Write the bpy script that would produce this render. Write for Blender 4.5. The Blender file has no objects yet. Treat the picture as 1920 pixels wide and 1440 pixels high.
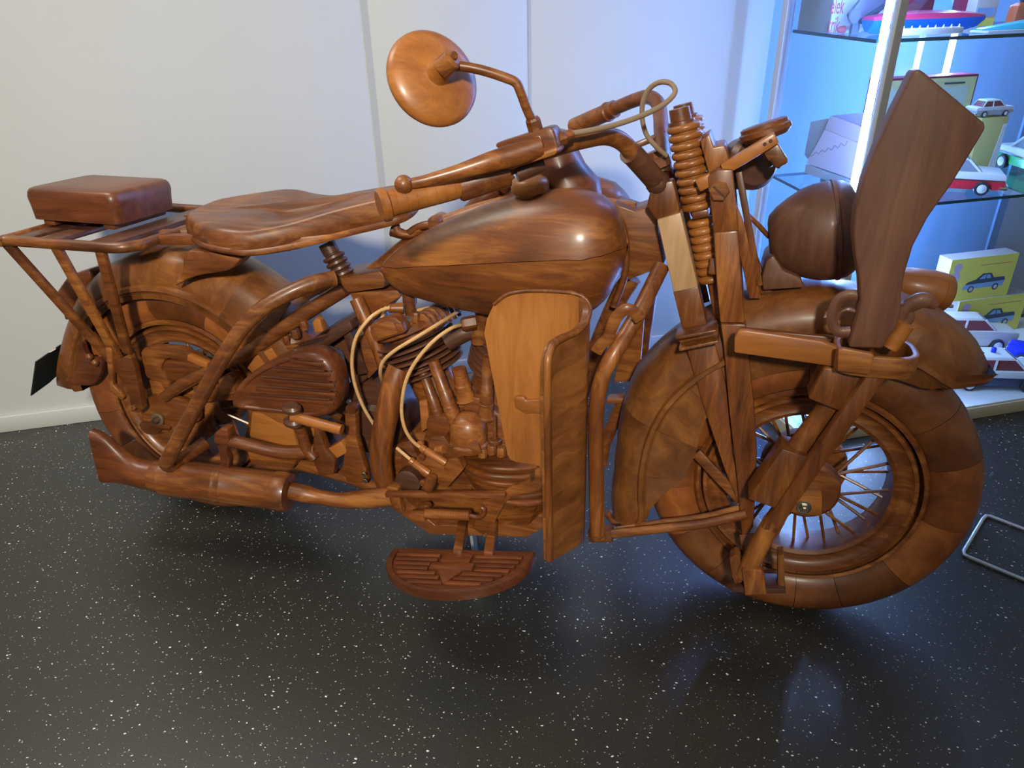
import bpy, bmesh, math, random
from mathutils import Vector, Matrix
random.seed(7)
S = bpy.context.scene
COL = S.collection
R = math.radians

# ---------------------------------------------------------------- camera
FPX = 1391.9                                   # focal length in pixels of a 1920 x 1440 frame
CAM = Vector((1.231, -1.355, 1.239))
yaw, pitch, roll = R(-16.234), R(28.583), R(-1.33)
fwd = Vector((math.sin(yaw)*math.cos(pitch), math.cos(yaw)*math.cos(pitch), -math.sin(pitch)))
rgt0 = Vector((math.cos(yaw), -math.sin(yaw), 0))
up0 = rgt0.cross(fwd)
rgt = rgt0*math.cos(roll) + up0*math.sin(roll)
upv = -rgt0*math.sin(roll) + up0*math.cos(roll)
cam_data = bpy.data.cameras.new('camera')
cam_data.sensor_width = 36.0
cam_data.lens = FPX/1920*36
cam_data.clip_start = 0.02
cam = bpy.data.objects.new('camera', cam_data)
COL.objects.link(cam)
M = Matrix((rgt, upv, -fwd)).transposed().to_4x4()
M.translation = CAM
cam.matrix_world = M
S.camera = cam

# ---------------------------------------------------------------- world, lamps, exposure
wd = bpy.data.worlds.new('room_light'); S.world = wd; wd.use_nodes = True
wd.node_tree.nodes['Background'].inputs[0].default_value = (1.0, 0.98, 0.90, 1)
wd.node_tree.nodes['Background'].inputs[1].default_value = 0.20
S.view_settings.view_transform = 'Standard'
S.view_settings.look = 'None'
S.view_settings.gamma = 1.0
S.view_settings.use_curve_mapping = False
S.view_settings.exposure = 0.10
def lamp(name, kind, loc, target, power, color, **kw):
    d = bpy.data.lights.new(name, kind); d.energy = power; d.color = color
    for k, v in kw.items(): setattr(d, k, v)
    o = bpy.data.objects.new(name, d); COL.objects.link(o)
    o.location = loc
    o.rotation_euler = (Vector(target)-Vector(loc)).to_track_quat('-Z', 'Y').to_euler()
    return o
WARM = (1.0, 0.93, 0.77)
lamp('track_spotlight', 'SPOT', (1.75, -3.5, 2.75), (0.06, 0.30, 0.36), 690, WARM, spot_size=R(48), spot_blend=1.0, shadow_soft_size=0.15)
lamp('ceiling_panel_lamp', 'AREA', (-1.0, -0.4, 3.3), (-0.7, 0.35, 0.6), 50, (1.0, 0.96, 0.84), shape='RECTANGLE', size=1.6, size_y=0.8)

# ---------------------------------------------------------------- measuring helpers
LEAN = R(3.89)                                  # the motorcycle leans on its side stand, away from the camera
RL = Matrix.Rotation(-LEAN, 3, 'X'); RLI = RL.transposed()
def ray(px, py): return fwd + rgt*((px-960)/FPX) - upv*((py-720)/FPX)
def hit(px, py, n, d):
    D = ray(px, py); t = (d-n.dot(CAM))/n.dot(D); return CAM + D*t
def A(px, py, y): return RLI @ hit(px, py, RL @ Vector((0, 1, 0)), y)     # bike frame, depth y
def AX(px, py, x): return RLI @ hit(px, py, Vector((1, 0, 0)), x)
def AZ(px, py, z): return RLI @ hit(px, py, RL @ Vector((0, 0, 1)), z)
DV = Vector((0.875, 0.484, 0)).normalized(); NV = Vector((-DV.y, DV.x, 0)) # along / into the show wall
def Wn(px, py, n): return hit(px, py, NV, n)
def Wz(px, py, z): return hit(px, py, Vector((0, 0, 1)), z)
def TN(t, n, z): return DV*t + NV*n + Vector((0, 0, z))
WALLN = 0.567
CABN = -0.165

# ---------------------------------------------------------------- materials
def newmat(name):
    m = bpy.data.materials.new(name); m.use_nodes = True
    return m, m.node_tree.nodes, m.node_tree.links, m.node_tree.nodes['Principled BSDF']
def plain(name, col, rough=0.5, metal=0.0, coat=0.0, noise=0.0):
    m, N, L, b = newmat(name)
    b.inputs['Base Color'].default_value = (*col, 1)
    b.inputs['Roughness'].default_value = rough
    b.inputs['Metallic'].default_value = metal
    b.inputs['Coat Weight'].default_value = coat
    if noise:
        t = N.new('ShaderNodeTexNoise'); t.inputs['Scale'].default_value = 9
        r = N.new('ShaderNodeValToRGB')
        r.color_ramp.elements[0].color = tuple(c*(1-noise) for c in col)+(1,)
        r.color_ramp.elements[1].color = tuple(min(1, c*(1+noise)) for c in col)+(1,)
        g = N.new('ShaderNodeNewGeometry')
        L.new(g.outputs['Position'], t.inputs['Vector'])
        L.new(t.outputs['Fac'], r.inputs[0]); L.new(r.outputs[0], b.inputs['Base Color'])
    return m
def wood(name, dark, mid, light, scale=(3, 26, 26), rough=0.40, coat=0.22, vary=0.35):
    m, N, L, b = newmat(name)
    tc = N.new('ShaderNodeTexCoord'); oi = N.new('ShaderNodeObjectInfo')
    mp = N.new('ShaderNodeMapping'); mp.inputs['Scale'].default_value = scale
    off = N.new('ShaderNodeVectorMath'); off.operation = 'SCALE'; off.inputs[0].default_value = (13.1, 7.7, 5.3)
    L.new(oi.outputs['Random'], off.inputs['Scale'])
    add = N.new('ShaderNodeVectorMath'); add.operation = 'ADD'
    L.new(tc.outputs['Object'], add.inputs[0]); L.new(off.outputs[0], add.inputs[1])
    L.new(add.outputs[0], mp.inputs['Vector'])
    n1 = N.new('ShaderNodeTexNoise'); n1.inputs['Scale'].default_value = 1.7; n1.inputs['Detail'].default_value = 8
    n1.inputs['Roughness'].default_value = 0.70; n1.inputs['Distortion'].default_value = 0.7
    L.new(mp.outputs[0], n1.inputs['Vector'])
    n2 = N.new('ShaderNodeTexNoise'); n2.inputs['Scale'].default_value = 4.5; n2.inputs['Detail'].default_value = 2
    L.new(add.outputs[0], n2.inputs['Vector'])
    mx = N.new('ShaderNodeMath'); mx.operation = 'MULTIPLY_ADD'; mx.inputs[1].default_value = 0.62
    m2 = N.new('ShaderNodeMath'); m2.operation = 'MULTIPLY'; m2.inputs[1].default_value = 0.38
    L.new(n2.outputs['Fac'], m2.inputs[0]); L.new(n1.outputs['Fac'], mx.inputs[0]); L.new(m2.outputs[0], mx.inputs[2])
    rp = N.new('ShaderNodeValToRGB'); e = rp.color_ramp.elements
    e[0].position = 0.32; e[0].color = (*dark, 1); e[1].position = 0.68; e[1].color = (*light, 1)
    x = e.new(0.5); x.color = (*mid, 1)
    L.new(mx.outputs[0], rp.inputs[0])
    hs = N.new('ShaderNodeHueSaturation')
    vm = N.new('ShaderNodeMath'); vm.operation = 'MULTIPLY_ADD'; vm.inputs[1].default_value = vary; vm.inputs[2].default_value = 1-vary/2
    L.new(oi.outputs['Random'], vm.inputs[0]); L.new(vm.outputs[0], hs.inputs['Value']); L.new(rp.outputs[0], hs.inputs['Color'])
    L.new(hs.outputs[0], b.inputs['Base Color'])
    rr = N.new('ShaderNodeMath'); rr.operation = 'MULTIPLY_ADD'; rr.inputs[1].default_value = 0.18; rr.inputs[2].default_value = rough-0.06
    L.new(n1.outputs['Fac'], rr.inputs[0]); L.new(rr.outputs[0], b.inputs['Roughness'])
    b.inputs['Coat Weight'].default_value = coat; b.inputs['Coat Roughness'].default_value = 0.20
    bp = N.new('ShaderNodeBump'); bp.inputs['Strength'].default_value = 0.06; bp.inputs['Distance'].default_value = 0.002
    L.new(n1.outputs['Fac'], bp.inputs['Height']); L.new(bp.outputs[0], b.inputs['Normal'])
    return m
MID = wood('teak_along', (0.050, 0.0123, 0.0035), (0.165, 0.0475, 0.0092), (0.390, 0.1452, 0.0299))
MIDZ = wood('teak_upright', (0.050, 0.0123, 0.0035), (0.165, 0.0475, 0.0092), (0.390, 0.1452, 0.0299), scale=(26, 26, 3))
LITE = wood('honey_teak_upright', (0.190, 0.0598, 0.0114), (0.320, 0.1100, 0.0202), (0.440, 0.1672, 0.0352), scale=(24, 24, 2.5), vary=0.18)
LITX = wood('honey_teak_along', (0.190, 0.0581, 0.0106), (0.330, 0.1100, 0.0202), (0.460, 0.1716, 0.0352), scale=(2.5, 24, 24), vary=0.18)
DARK = wood('walnut_along', (0.036, 0.014, 0.008), (0.080, 0.029, 0.015), (0.13, 0.050, 0.024), vary=0.25)
DARKZ = wood('walnut_upright', (0.080, 0.030, 0.016), (0.140, 0.055, 0.030), (0.21, 0.086, 0.045), scale=(22, 22, 2.5), rough=0.5, coat=0.08, vary=0.15)
RED = wood('reddish_teak', (0.045, 0.0106, 0.0035), (0.112, 0.0282, 0.0070), (0.210, 0.0581, 0.0141), vary=0.2)
PALE = wood('pale_beech', (0.42, 0.22, 0.085), (0.58, 0.33, 0.14), (0.68, 0.42, 0.20), scale=(12, 30, 30), vary=0.1)
ASH = wood('pale_wood_block', (0.36, 0.20, 0.095), (0.47, 0.28, 0.14), (0.56, 0.35, 0.19), scale=(24, 24, 3), vary=0.1)
TIRE = wood('teak_block', (0.085, 0.0229, 0.0062), (0.195, 0.0563, 0.0123), (0.340, 0.1126, 0.0246), scale=(7, 12, 7), vary=0.75)
STEEL = plain('steel', (0.42, 0.40, 0.34), 0.32, 1.0)
BLACKPLATE = plain('black_plate', (0.012, 0.016, 0.015), 0.28)
WHITEPAINT = plain('white_paint', (0.8, 0.8, 0.78), 0.5)
STRINGM = plain('grey_cord', (0.26, 0.18, 0.11), 0.6)

# ---------------------------------------------------------------- mesh helpers
def finish(bm, name, mat, parent=None, sharp=38, bev=0.0, segs=2):
    bmesh.ops.remove_doubles(bm, verts=bm.verts[:], dist=1e-6)
    bmesh.ops.recalc_face_normals(bm, faces=bm.faces[:])
    if bev:
        ed = [e for e in bm.edges if len(e.link_faces) == 2 and e.calc_face_angle(0) > R(32)]
        bmesh.ops.bevel(bm, geom=ed, offset=bev, segments=segs, affect='EDGES', profile=0.5, clamp_overlap=True)
    me = bpy.data.meshes.new(name); bm.to_mesh(me); bm.free()
    me.polygons.foreach_set('use_smooth', [True]*len(me.polygons))
    me.set_sharp_from_angle(angle=R(sharp))
    me.materials.append(mat)
    o = bpy.data.objects.new(name, me); COL.objects.link(o)
    if parent is not None: o.parent = parent
    return o
def tag(o, label=None, cat=None, group=None, kind=None):
    if label: o['label'] = label
    if cat: o['category'] = cat
    if group: o['group'] = group
    if kind: o['kind'] = kind
    return o
def empty(name, loc=(0, 0, 0), rot=(0, 0, 0)):
    o = bpy.data.objects.new(name, None); COL.objects.link(o); o.location = loc; o.rotation_euler = rot
    o.empty_display_size = 0.05
    return o
def bridge(bm, a, b, closed=True):
    n = len(a)
    for i in range(n if closed else n-1):
        j = (i+1) % n
        try: bm.faces.new((a[i], a[j], b[j], b[i]))
        except ValueError: pass
def loft(rings, caps=(True, True), bm=None, loop=False):
    bm = bm or bmesh.new()
    vs = [[bm.verts.new(p) for p in r] for r in rings]
    for a, b in zip(vs, vs[1:]): bridge(bm, a, b)
    if loop: bridge(bm, vs[-1], vs[0])
    else:
        if caps[0]: bm.faces.new(vs[0][::-1])
        if caps[1]: bm.faces.new(vs[-1])
    return bm
def spline(pts, k=6, closed=False):
    pts = [Vector(p) for p in pts]; n = len(pts); out = []
    for i in range(n if closed else n-1):
        g = lambda j: pts[j % n] if closed else pts[max(0, min(n-1, j))]
        p0, p1, p2, p3 = g(i-1), g(i), g(i+1), g(i+2)
        if not closed:
            if i == 0: p0 = 2*p1-p2
            if i == n-2: p3 = 2*p2-p1
        for s in range(k):
            t = s/k
            out.append(0.5*((2*p1)+(p2-p0)*t+(2*p0-5*p1+4*p2-p3)*t*t+(3*p1-p0-3*p2+p3)*t**3))
    if not closed: out.append(pts[-1])
    return out
def perp(d):
    a = Vector((0, 0, 1)) if abs(d.z) < 0.9 else Vector((1, 0, 0))
    u = d.cross(a).normalized(); return u, d.cross(u).normalized()
def tube(path, r, seg=12, k=5, closed=False, bm=None, smooth=True, flat=1.0):
    P = spline(path, k, closed) if smooth and len(path) > 2 else [Vector(p) for p in path]
    n = len(P)
    def rad(i):
        if not isinstance(r, (list, tuple)): return r
        x = i/(n-1)*(len(r)-1); j = min(int(x), len(r)-2); return r[j]+(r[j+1]-r[j])*(x-j)
    T = []
    for i in range(n):
        a = P[(i-1) % n] if closed else P[max(0, i-1)]; b = P[(i+1) % n] if closed else P[min(n-1, i+1)]
        T.append((b-a).normalized())
    u, v = perp(T[0]); rings = []
    for i in range(n):
        u = (u-T[i]*u.dot(T[i])).normalized(); v = T[i].cross(u)
        rings.append([P[i]+(u*math.cos(2*math.pi*s/seg)+v*flat*math.sin(2*math.pi*s/seg))*rad(i) for s in range(seg)])
    return loft(rings, bm=bm, loop=closed)
def lathe(prof, p0, d, seg=24, bm=None, sx=1.0, up=None):
    d = Vector(d).normalized(); p0 = Vector(p0)
    if up is None: u, v = perp(d)
    else:
        u = Vector(up); u = (u-d*u.dot(d)).normalized(); v = d.cross(u)
    rings = [[p0+d*t+(u*math.cos(2*math.pi*s/seg)+v*sx*math.sin(2*math.pi*s/seg))*max(r, 1e-4) for s in range(seg)] for t, r in prof]
    return loft(rings, bm=bm)
def beam(p0, p1, w, h, up=(0, 1, 0), w1=None, h1=None, bm=None):
    p0, p1 = Vector(p0), Vector(p1); d = (p1-p0).normalized()
    b = Vector(up); b = (b-d*b.dot(d)).normalized(); a = d.cross(b)
    w1 = w if w1 is None else w1; h1 = h if h1 is None else h1
    q = lambda p, w, h: [p+a*w/2*i+b*h/2*j for i, j in ((-1, -1), (1, -1), (1, 1), (-1, 1))]
    return loft([q(p0, w, h), q(p1, w1, h1)], bm=bm)
def slab(front, depth, bm=None, smoothk=0):
    f = [Vector(p) for p in front]
    if smoothk: f = spline(f, smoothk, True)
    depth = Vector(depth)
    return loft([f, [p+depth for p in f]], bm=bm)
def T(pts, y): return [A(a, b, y) for a, b in pts]
def tslab(pts, y, dy, smoothk=0, bm=None): return slab(T(pts, y), (0, dy, 0), bm, smoothk)
def dome(outline, n, prof, c=None, bm=None):
    f = [Vector(p) for p in outline]; n = Vector(n)
    c = sum(f, Vector())/len(f) if c is None else Vector(c)
    return loft([[c+(p-c)*s+n*d for p in f] for s, d in prof], bm=bm)
def rev(prof, c, seg=48, a0=0.0, a1=360.0, bm=None, closed=True):
    """profile of (y, r) revolved about the y axis through c, angle measured in the x z plane"""
    full = abs(a1-a0-360) < 1e-6; c = Vector(c)
    m = seg if full else seg+1
    rings = [[c+Vector((math.cos(R(a0+(a1-a0)*i/seg))*r, y, math.sin(R(a0+(a1-a0)*i/seg))*r)) for y, r in prof] for i in range(m)]
    return loft(rings, bm=bm, loop=full)
def boxbm(c, sx, sy, sz, rot=None, bm=None):
    c = Vector(c); Rm = rot or Matrix.Identity(3)
    q = lambda z: [c+Rm @ Vector((i*sx/2, j*sy/2, z)) for i, j in ((-1, -1), (1, -1), (1, 1), (-1, 1))]
    return loft([q(-sz/2), q(sz/2)], bm=bm)

# ================================================================ the room
def floor_mat():
    m, N, L, b = newmat('speckled_rubber')
    g = N.new('ShaderNodeNewGeometry')
    base = N.new('ShaderNodeTexNoise'); base.inputs['Scale'].default_value = 220; base.inputs['Detail'].default_value = 2
    L.new(g.outputs['Position'], base.inputs['Vector'])
    rp = N.new('ShaderNodeValToRGB'); e = rp.color_ramp.elements
    e[0].position = 0.35; e[0].color = (0.018, 0.018, 0.0155, 1); e[1].position = 0.7; e[1].color = (0.030, 0.030, 0.0265, 1)
    L.new(base.outputs['Fac'], rp.inputs[0])
    prev = rp.outputs[0]
    wob = N.new('ShaderNodeTexNoise'); wob.inputs['Scale'].default_value = 150
    L.new(g.outputs['Position'], wob.inputs['Vector'])
    ad = N.new('ShaderNodeVectorMath'); ad.operation = 'MULTIPLY_ADD'
    ad.inputs[1].default_value = (0.006, 0.006, 0); L.new(wob.outputs['Color'], ad.inputs[0]); L.new(g.outputs['Position'], ad.inputs[2])
    for sc, rad, keep, colr in ((88, 0.10, 0.52, (0.72, 0.72, 0.68)), (42, 0.06, 0.66, (0.80, 0.80, 0.75)), (150, 0.14, 0.62, (0.32, 0.32, 0.30))):
        v = N.new('ShaderNodeTexVoronoi'); v.inputs['Scale'].default_value = sc
        mp = N.new('ShaderNodeMapping'); mp.inputs['Location'].default_value = (sc*.37, sc*.11, 0)
        mp.inputs['Rotation'].default_value = (0, 0, sc); mp.inputs['Scale'].default_value = (1, 1.35, 0)
        L.new(ad.outputs[0], mp.inputs['Vector']); L.new(mp.outputs[0], v.inputs['Vector'])
        sep = N.new('ShaderNodeSeparateColor'); L.new(v.outputs['Color'], sep.inputs[0])
        rr = N.new('ShaderNodeMath'); rr.operation = 'MULTIPLY'; rr.inputs[1].default_value = rad*2
        L.new(sep.outputs[1], rr.inputs[0])
        lt = N.new('ShaderNodeMath'); lt.operation = 'LESS_THAN'
        L.new(v.outputs['Distance'], lt.inputs[0]); L.new(rr.outputs[0], lt.inputs[1])
        gt = N.new('ShaderNodeMath'); gt.operation = 'GREATER_THAN'; gt.inputs[1].default_value = keep
        L.new(sep.outputs[0], gt.inputs[0])
        an = N.new('ShaderNodeMath'); an.operation = 'MULTIPLY'; L.new(lt.outputs[0], an.inputs[0]); L.new(gt.outputs[0], an.inputs[1])
        mx = N.new('ShaderNodeMix'); mx.data_type = 'RGBA'; mx.inputs[7].default_value = (*colr, 1)
        L.new(an.outputs[0], mx.inputs[0]); L.new(prev, mx.inputs[6]); prev = mx.outputs[2]
    L.new(prev, b.inputs['Base Color'])
    b.inputs['Roughness'].default_value = 0.35
    b.inputs['Specular IOR Level'].default_value = 0.75
    bp = N.new('ShaderNodeBump'); bp.inputs['Strength'].default_value = 0.12; bp.inputs['Distance'].default_value = 0.001
    L.new(base.outputs['Fac'], bp.inputs['Height']); L.new(bp.outputs[0], b.inputs['Normal'])
    return m
fl = finish(boxbm((1.0, 0.0, -0.02), 12, 12, 0.04), 'floor', floor_mat()); fl['kind'] = 'structure'
WALLM = plain('matt_white_wall', (0.60, 0.60, 0.555), 0.6, noise=0.02)
STRIPM = plain('grey_joint_strip', (0.42, 0.43, 0.41), 0.55)
tw = lambda px, py: Wn(px, py, WALLN).dot(DV)
ta, tb = tw(698, 150), tw(993, 150)
def tnbox(t0, t1, n0, n1, z0, z1, bm=None):
    q = lambda z: [TN(t0, n0, z), TN(t1, n0, z), TN(t1, n1, z), TN(t0, n1, z)]
    return loft([q(z0), q(z1)], bm=bm)
wall = finish(tnbox(-4, 5, WALLN+0.02, WALLN+0.12, 0, 3.4), 'wall_back', WALLM); wall['kind'] = 'structure'
for t0, t1 in ((-4, ta-0.010), (ta+0.006, tb-0.004), (tb+0.005, 5)):
    finish(tnbox(t0, t1, WALLN, WALLN+0.02, 0, 3.4), 'wall_panel', WALLM, wall, bev=0.002)
finish(tnbox(ta-0.011, ta+0.007, WALLN-0.001, WALLN+0.02, 0, 3.4), 'joint_strip', STRIPM, wall)
finish(tnbox(tb-0.004, tb+0.005, WALLN-0.001, WALLN+0.02, 0, 3.4), 'joint_strip', STRIPM, wall)
bb = finish(tnbox(-4, 5, WALLN-0.012, WALLN, 0, 0.055), 'baseboard_back', plain('grey_white_skirting', (0.52, 0.52, 0.49), 0.5), bev=0.003); bb['kind'] = 'structure'

# ================================================================ lit display cabinet
def glass(name, tint, refl=1.0):
    m, N, L, b = newmat(name); N.remove(b)
    out = N['Material Output']
    tr = N.new('ShaderNodeBsdfTransparent'); tr.inputs[0].default_value = (*tint, 1)
    gl = N.new('ShaderNodeBsdfGlossy'); gl.inputs['Roughness'].default_value = 0.02
    fr = N.new('ShaderNodeFresnel'); fr.inputs[0].default_value = 1.45
    ge = N.new('ShaderNodeNewGeometry'); fb = N.new('ShaderNodeMath'); fb.operation = 'SUBTRACT'; fb.inputs[0].default_value = refl
    L.new(ge.outputs['Backfacing'], fb.inputs[1])
    mu = N.new('ShaderNodeMath'); mu.operation = 'MULTIPLY'; mu.use_clamp = True; L.new(fb.outputs[0], mu.inputs[1])
    mx = N.new('ShaderNodeMixShader')
    L.new(fr.outputs[0], mu.inputs[0]); L.new(mu.outputs[0], mx.inputs[0]); L.new(tr.outputs[0], mx.inputs[1]); L.new(gl.outputs[0], mx.inputs[2])
    L.new(mx.outputs[0], out.inputs[0]); return m
PANE = glass('clear_glass', (0.95, 0.98, 0.98))
SIDEG = glass('light_bluing_glass', (0.80, 0.90, 1.0))  # blue tint added to the pane so the tube light reaches the wall bluer
BACKG = glass('blue_tinted_glass', (0.74, 0.87, 1.0))
SHELFG = glass('shelf_glass', (0.86, 0.95, 0.95))
EDGE = plain('green_glass_edge', (0.02, 0.09, 0.11), 0.25)
ALU = plain('satin_aluminium', (0.62, 0.63, 0.64), 0.38, 0.6)
def emit(name, col, s):
    m, N, L, b = newmat(name)
    b.inputs['Base Color'].default_value = (*col, 1); b.inputs['Emission Color'].default_value = (*col, 1); b.inputs['Emission Strength'].default_value = s
    return m
LED = emit('cold_white_led', (0.28, 0.45, 1.0), 118)
LEDB = emit('cold_white_led_rear', (0.32, 0.50, 1.0), 150)
T0, T1, NB, NP = 1.665, 3.0, 0.345, 0.305
TB_ = 1.703                                     # the side pane runs slightly askew to this rear corner
cab = tag(empty('display_cabinet', TN(T0, CABN, 0)), 'tall glass display cabinet with cold white light tubes standing at the wall', 'cabinet')
bpy.context.view_layer.update()
def cpart(bm, name, mat, **kw):
    bm.transform(Matrix.Translation(-cab.location)); return finish(bm, name, mat, cab, **kw)
PLINTH = plain('cream_plinth', (0.62, 0.56, 0.40), 0.5)
cpart(tnbox(T0-0.02, T1, CABN-0.008, NB+0.01, 0, 0.040), 'plinth', PLINTH, bev=0.002)
cpart(tnbox(T0-0.015, T1-0.005, CABN-0.004, NB+0.005, 0.040, 0.047), 'deck', WHITEPAINT)
tgrey = Wn(1878, 420, NB).dot(DV)
cpart(tnbox(TB_-0.010, tgrey, NB, NB+0.006, 0.047, 2.1), 'back_glass', BACKG)
cpart(tnbox(tgrey, T1, NB+0.03, NB+0.04, 0.047, 2.1), 'back_panel', plain('grey_board', (0.34, 0.36, 0.37), 0.5))
q = lambda z: [TN(T0, CABN, z), TN(T0+.006, CABN, z), TN(TB_+.006, NP-.03, z), TN(TB_, NP-.03, z)]
cpart(loft([q(.047), q(2.1)]), 'side_glass', SIDEG)
cpart(tnbox(T0+0.001, T1-0.03, CABN-0.007, CABN-0.001, 0.047, 2.1), 'front_glass', PANE)
tp = Wn(1655, 146, CABN-.018).dot(DV)
b = tnbox(tp, tp+.011, CABN-.028, CABN-.008, 0.040, 2.1); tnbox(tp+.0125, tp+.024, CABN-.024, CABN-.008, 0.040, 2.1, b)
cpart(b, 'door_profile', ALU, bev=0.0015)
cpart(tnbox(TB_-0.014, TB_+0.012, NP-0.028, NP-0.001, 0.047, 2.1), 'corner_profile', ALU, bev=0.002)
cpart(tnbox(T1-0.03, T1, CABN, CABN+0.03, 0.047, 2.1), 'corner_profile', ALU, bev=0.002)
cpart(tnbox(T0-0.02, T1, CABN, NB+0.01, 2.1, 2.15), 'top_panel', ALU)
SH2, SH1 = 0.692, 1.092
for z in (SH2, SH1):
    q = lambda z_: [TN(T0+.008, CABN+.024, z_), TN(T1-.03, CABN+.024, z_), TN(T1-.03, NP-.036, z_), TN(TB_+.008, NP-.036, z_)]
    o = cpart(loft([q(z), q(z+.008)]), 'glass_shelf', SHELFG)
    o.data.materials.append(EDGE)
    for p in o.data.polygons:
        if abs(p.normal.z) < 0.5: p.material_index = 1
def led(t, n, mat):
    cpart(lathe([(0, 0.0085), (1.99, 0.0085)], TN(t, n, 0.08), (0, 0, 1), 14), 'light_tube', mat)
    for z in (.06, 2.06): cpart(lathe([(0, .010), (.03, .010), (.03, 0)], TN(t, n, z), (0, 0, 1), 14), 'tube_holder', ALU)
def n_at(px, py, t): return hit(px, py, DV, t).dot(NV)
led(1.690, n_at(1634, 180, 1.690), LED)
pl = Wn(1779, 110, NB-0.065); led(pl.dot(DV), NB-0.065, LEDB)

# ================================================================ things in the cabinet
def textobj(s, size, mat, parent, loc, xdir, up, name='lettering', sx=1.0):
    cu = bpy.data.curves.new('lettering', 'FONT'); cu.body = s; cu.size = size; cu.extrude = 0.0004; cu.resolution_u = 4
    to = bpy.data.objects.new('tmp', cu); COL.objects.link(to)
    dg = bpy.context.evaluated_depsgraph_get()
    me = bpy.data.meshes.new_from_object(to.evaluated_get(dg)); bpy.data.objects.remove(to)
    x = Vector(xdir).normalized(); z = Vector(up); z = (z-x*z.dot(x)).normalized(); nn = x.cross(z)
    Mx = Matrix((x, z, nn)).transposed().to_4x4(); Mx.translation = loc
    me.transform(Mx @ Matrix.Diagonal((sx, 1, 1, 1))); me.materials.clear(); me.materials.append(mat)
    o = bpy.data.objects.new(name, me); COL.objects.link(o); o.parent = parent; return o
def localize(bm, o):
    m = Matrix.Identity(4)
    while o is not None: m = o.matrix_basis @ m; o = o.parent
    bm.transform(m.inverted()); return bm
def thing(name, label, cat, loc, group=None): return tag(empty(name, loc), label, cat, group)
def part(bm, name, mat, o, **kw): return finish(localize(bm, o), name, mat, o, **kw)
YEL = plain('yellow_card', (0.86, 0.76, 0.12), 0.5)
CARD = plain('grey_card', (0.44, 0.40, 0.38), 0.6)
BLK = plain('black_rubber', (0.02, 0.022, 0.03), 0.5)
CHROME = plain('chrome', (0.75, 0.76, 0.78), 0.15, 1.0)
SLATE = plain('slate_print', (0.05, 0.075, 0.11), 0.5)
SKYB = plain('light_blue_print', (0.25, 0.45, 0.75), 0.5)
PINKP = plain('pale_lilac_print', (0.62, 0.50, 0.66), 0.5)
REDT = plain('red_print', (0.62, 0.10, 0.12), 0.5)
CREAM = plain('cream_paint', (0.66, 0.62, 0.56), 0.3)
WHITEG = plain('white_gloss', (0.78, 0.79, 0.80), 0.25)
GREENP = plain('green_gloss', (0.05, 0.42, 0.13), 0.25)
REDP = plain('red_gloss', (0.66, 0.03, 0.05), 0.22)
BLUEP = plain('blue_gloss', (0.01, 0.035, 0.75), 0.22)
DKBLUE = plain('dark_blue_gloss', (0.035, 0.06, 0.12), 0.3)
SEATR = plain('dark_red_interior', (0.22, 0.05, 0.06), 0.4)
WINM = plain('tinted_window', (0.24, 0.27, 0.32), 0.1)

HUBC = plain('pale_grey_enamel', (0.70, 0.71, 0.72), 0.3)
def car_art(o, P0, ux, uz, w, flip=1):
    """flat printed car: P0 lower centre, ux along, uz up, w length"""
    nrm = ux.cross(uz)*0.0006
    f = lambda pts, k=1: [P0+ux*(a*w*flip)+uz*(b*w)+nrm*k for a, b in pts]
    def flat(pts, mat, name, k):
        bm = bmesh.new(); bm.faces.new([bm.verts.new(p) for p in f(pts, k)]); part(bm, name, mat, o)
    flat([(-.5, .02), (.48, .02), (.5, .12), (.46, .16), (-.44, .13), (-.5, .08)], SKYB, 'printed_car', 1)
    flat([(-.46, .12), (.5, .14), (.47, .22), (.2, .225), (.12, .33), (-.08, .34), (-.22, .22), (-.42, .17)], SLATE, 'printed_car', 2)
    flat([(-.16, .22), (-.06, .31), (.0, .31), (.0, .22)], SKYB, 'printed_window', 3)
    flat([(.02, .22), (.02, .31), (.09, .30), (.14, .22)], SKYB, 'printed_window', 3)
    for cx in (-.3, .3):
        flat([(cx+.075*math.cos(a*math.pi/6), .015+.075*math.sin(a*math.pi/6)) for a in range(12)], SLATE, 'printed_wheel', 3)
        flat([(cx+.045*math.cos(a*math.pi/6), .015+.045*math.sin(a*math.pi/6)) for a in range(12)], CREAM, 'printed_wheel', 4)
def yellow_box(label, face, depth, group):
    """face: TL TR BR BL in world, depth: vector into the cabinet"""
    TL, TR, BR, BL = face
    o = thing('toy_box', label, 'box', (BL+BR+depth)/2, group)
    b = loft([face, [p+depth for p in face]])
    part(b, 'carton', CARD, o, bev=0.001)
    ux = (TR-TL).normalized(); uz = (TL-BL).normalized(); w = (TR-TL).length; h = (TL-BL).length
    nn = ux.cross(uz)
    b = loft([[p+nn*0.0002 for p in face], [p+nn*0.0008 for p in face]]); part(b, 'printed_face', YEL, o)
    car_art(o, BL+ux*w*0.58+uz*h*0.24+nn*0.0008, ux, uz, w*0.62, 1)
    for cx, cy, r in ((.12, .80, .06), (.11, .58, .075)):
        bm = bmesh.new(); c = BL+ux*w*cx+uz*h*cy+nn*0.0012
        bm.faces.new([bm.verts.new(c+ux*r*w*math.cos(a*math.pi/8)+uz*r*w*math.sin(a*math.pi/8)) for a in range(16)]); part(bm, 'printed_dot', PINKP, o)
    b = loft([[BL+ux*w*a+uz*h*c+nn*0.001 for a, c in ((.45, .80), (.93, .80), (.93, .812), (.45, .812))], [BL+ux*w*a+uz*h*c+nn*0.0014 for a, c in ((.45, .80), (.93, .80), (.93, .812), (.45, .812))]])
    part(b, 'printed_line', REDT, o)
    return o
ZD = 0.047
ZC = ZD+.0006
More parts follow.
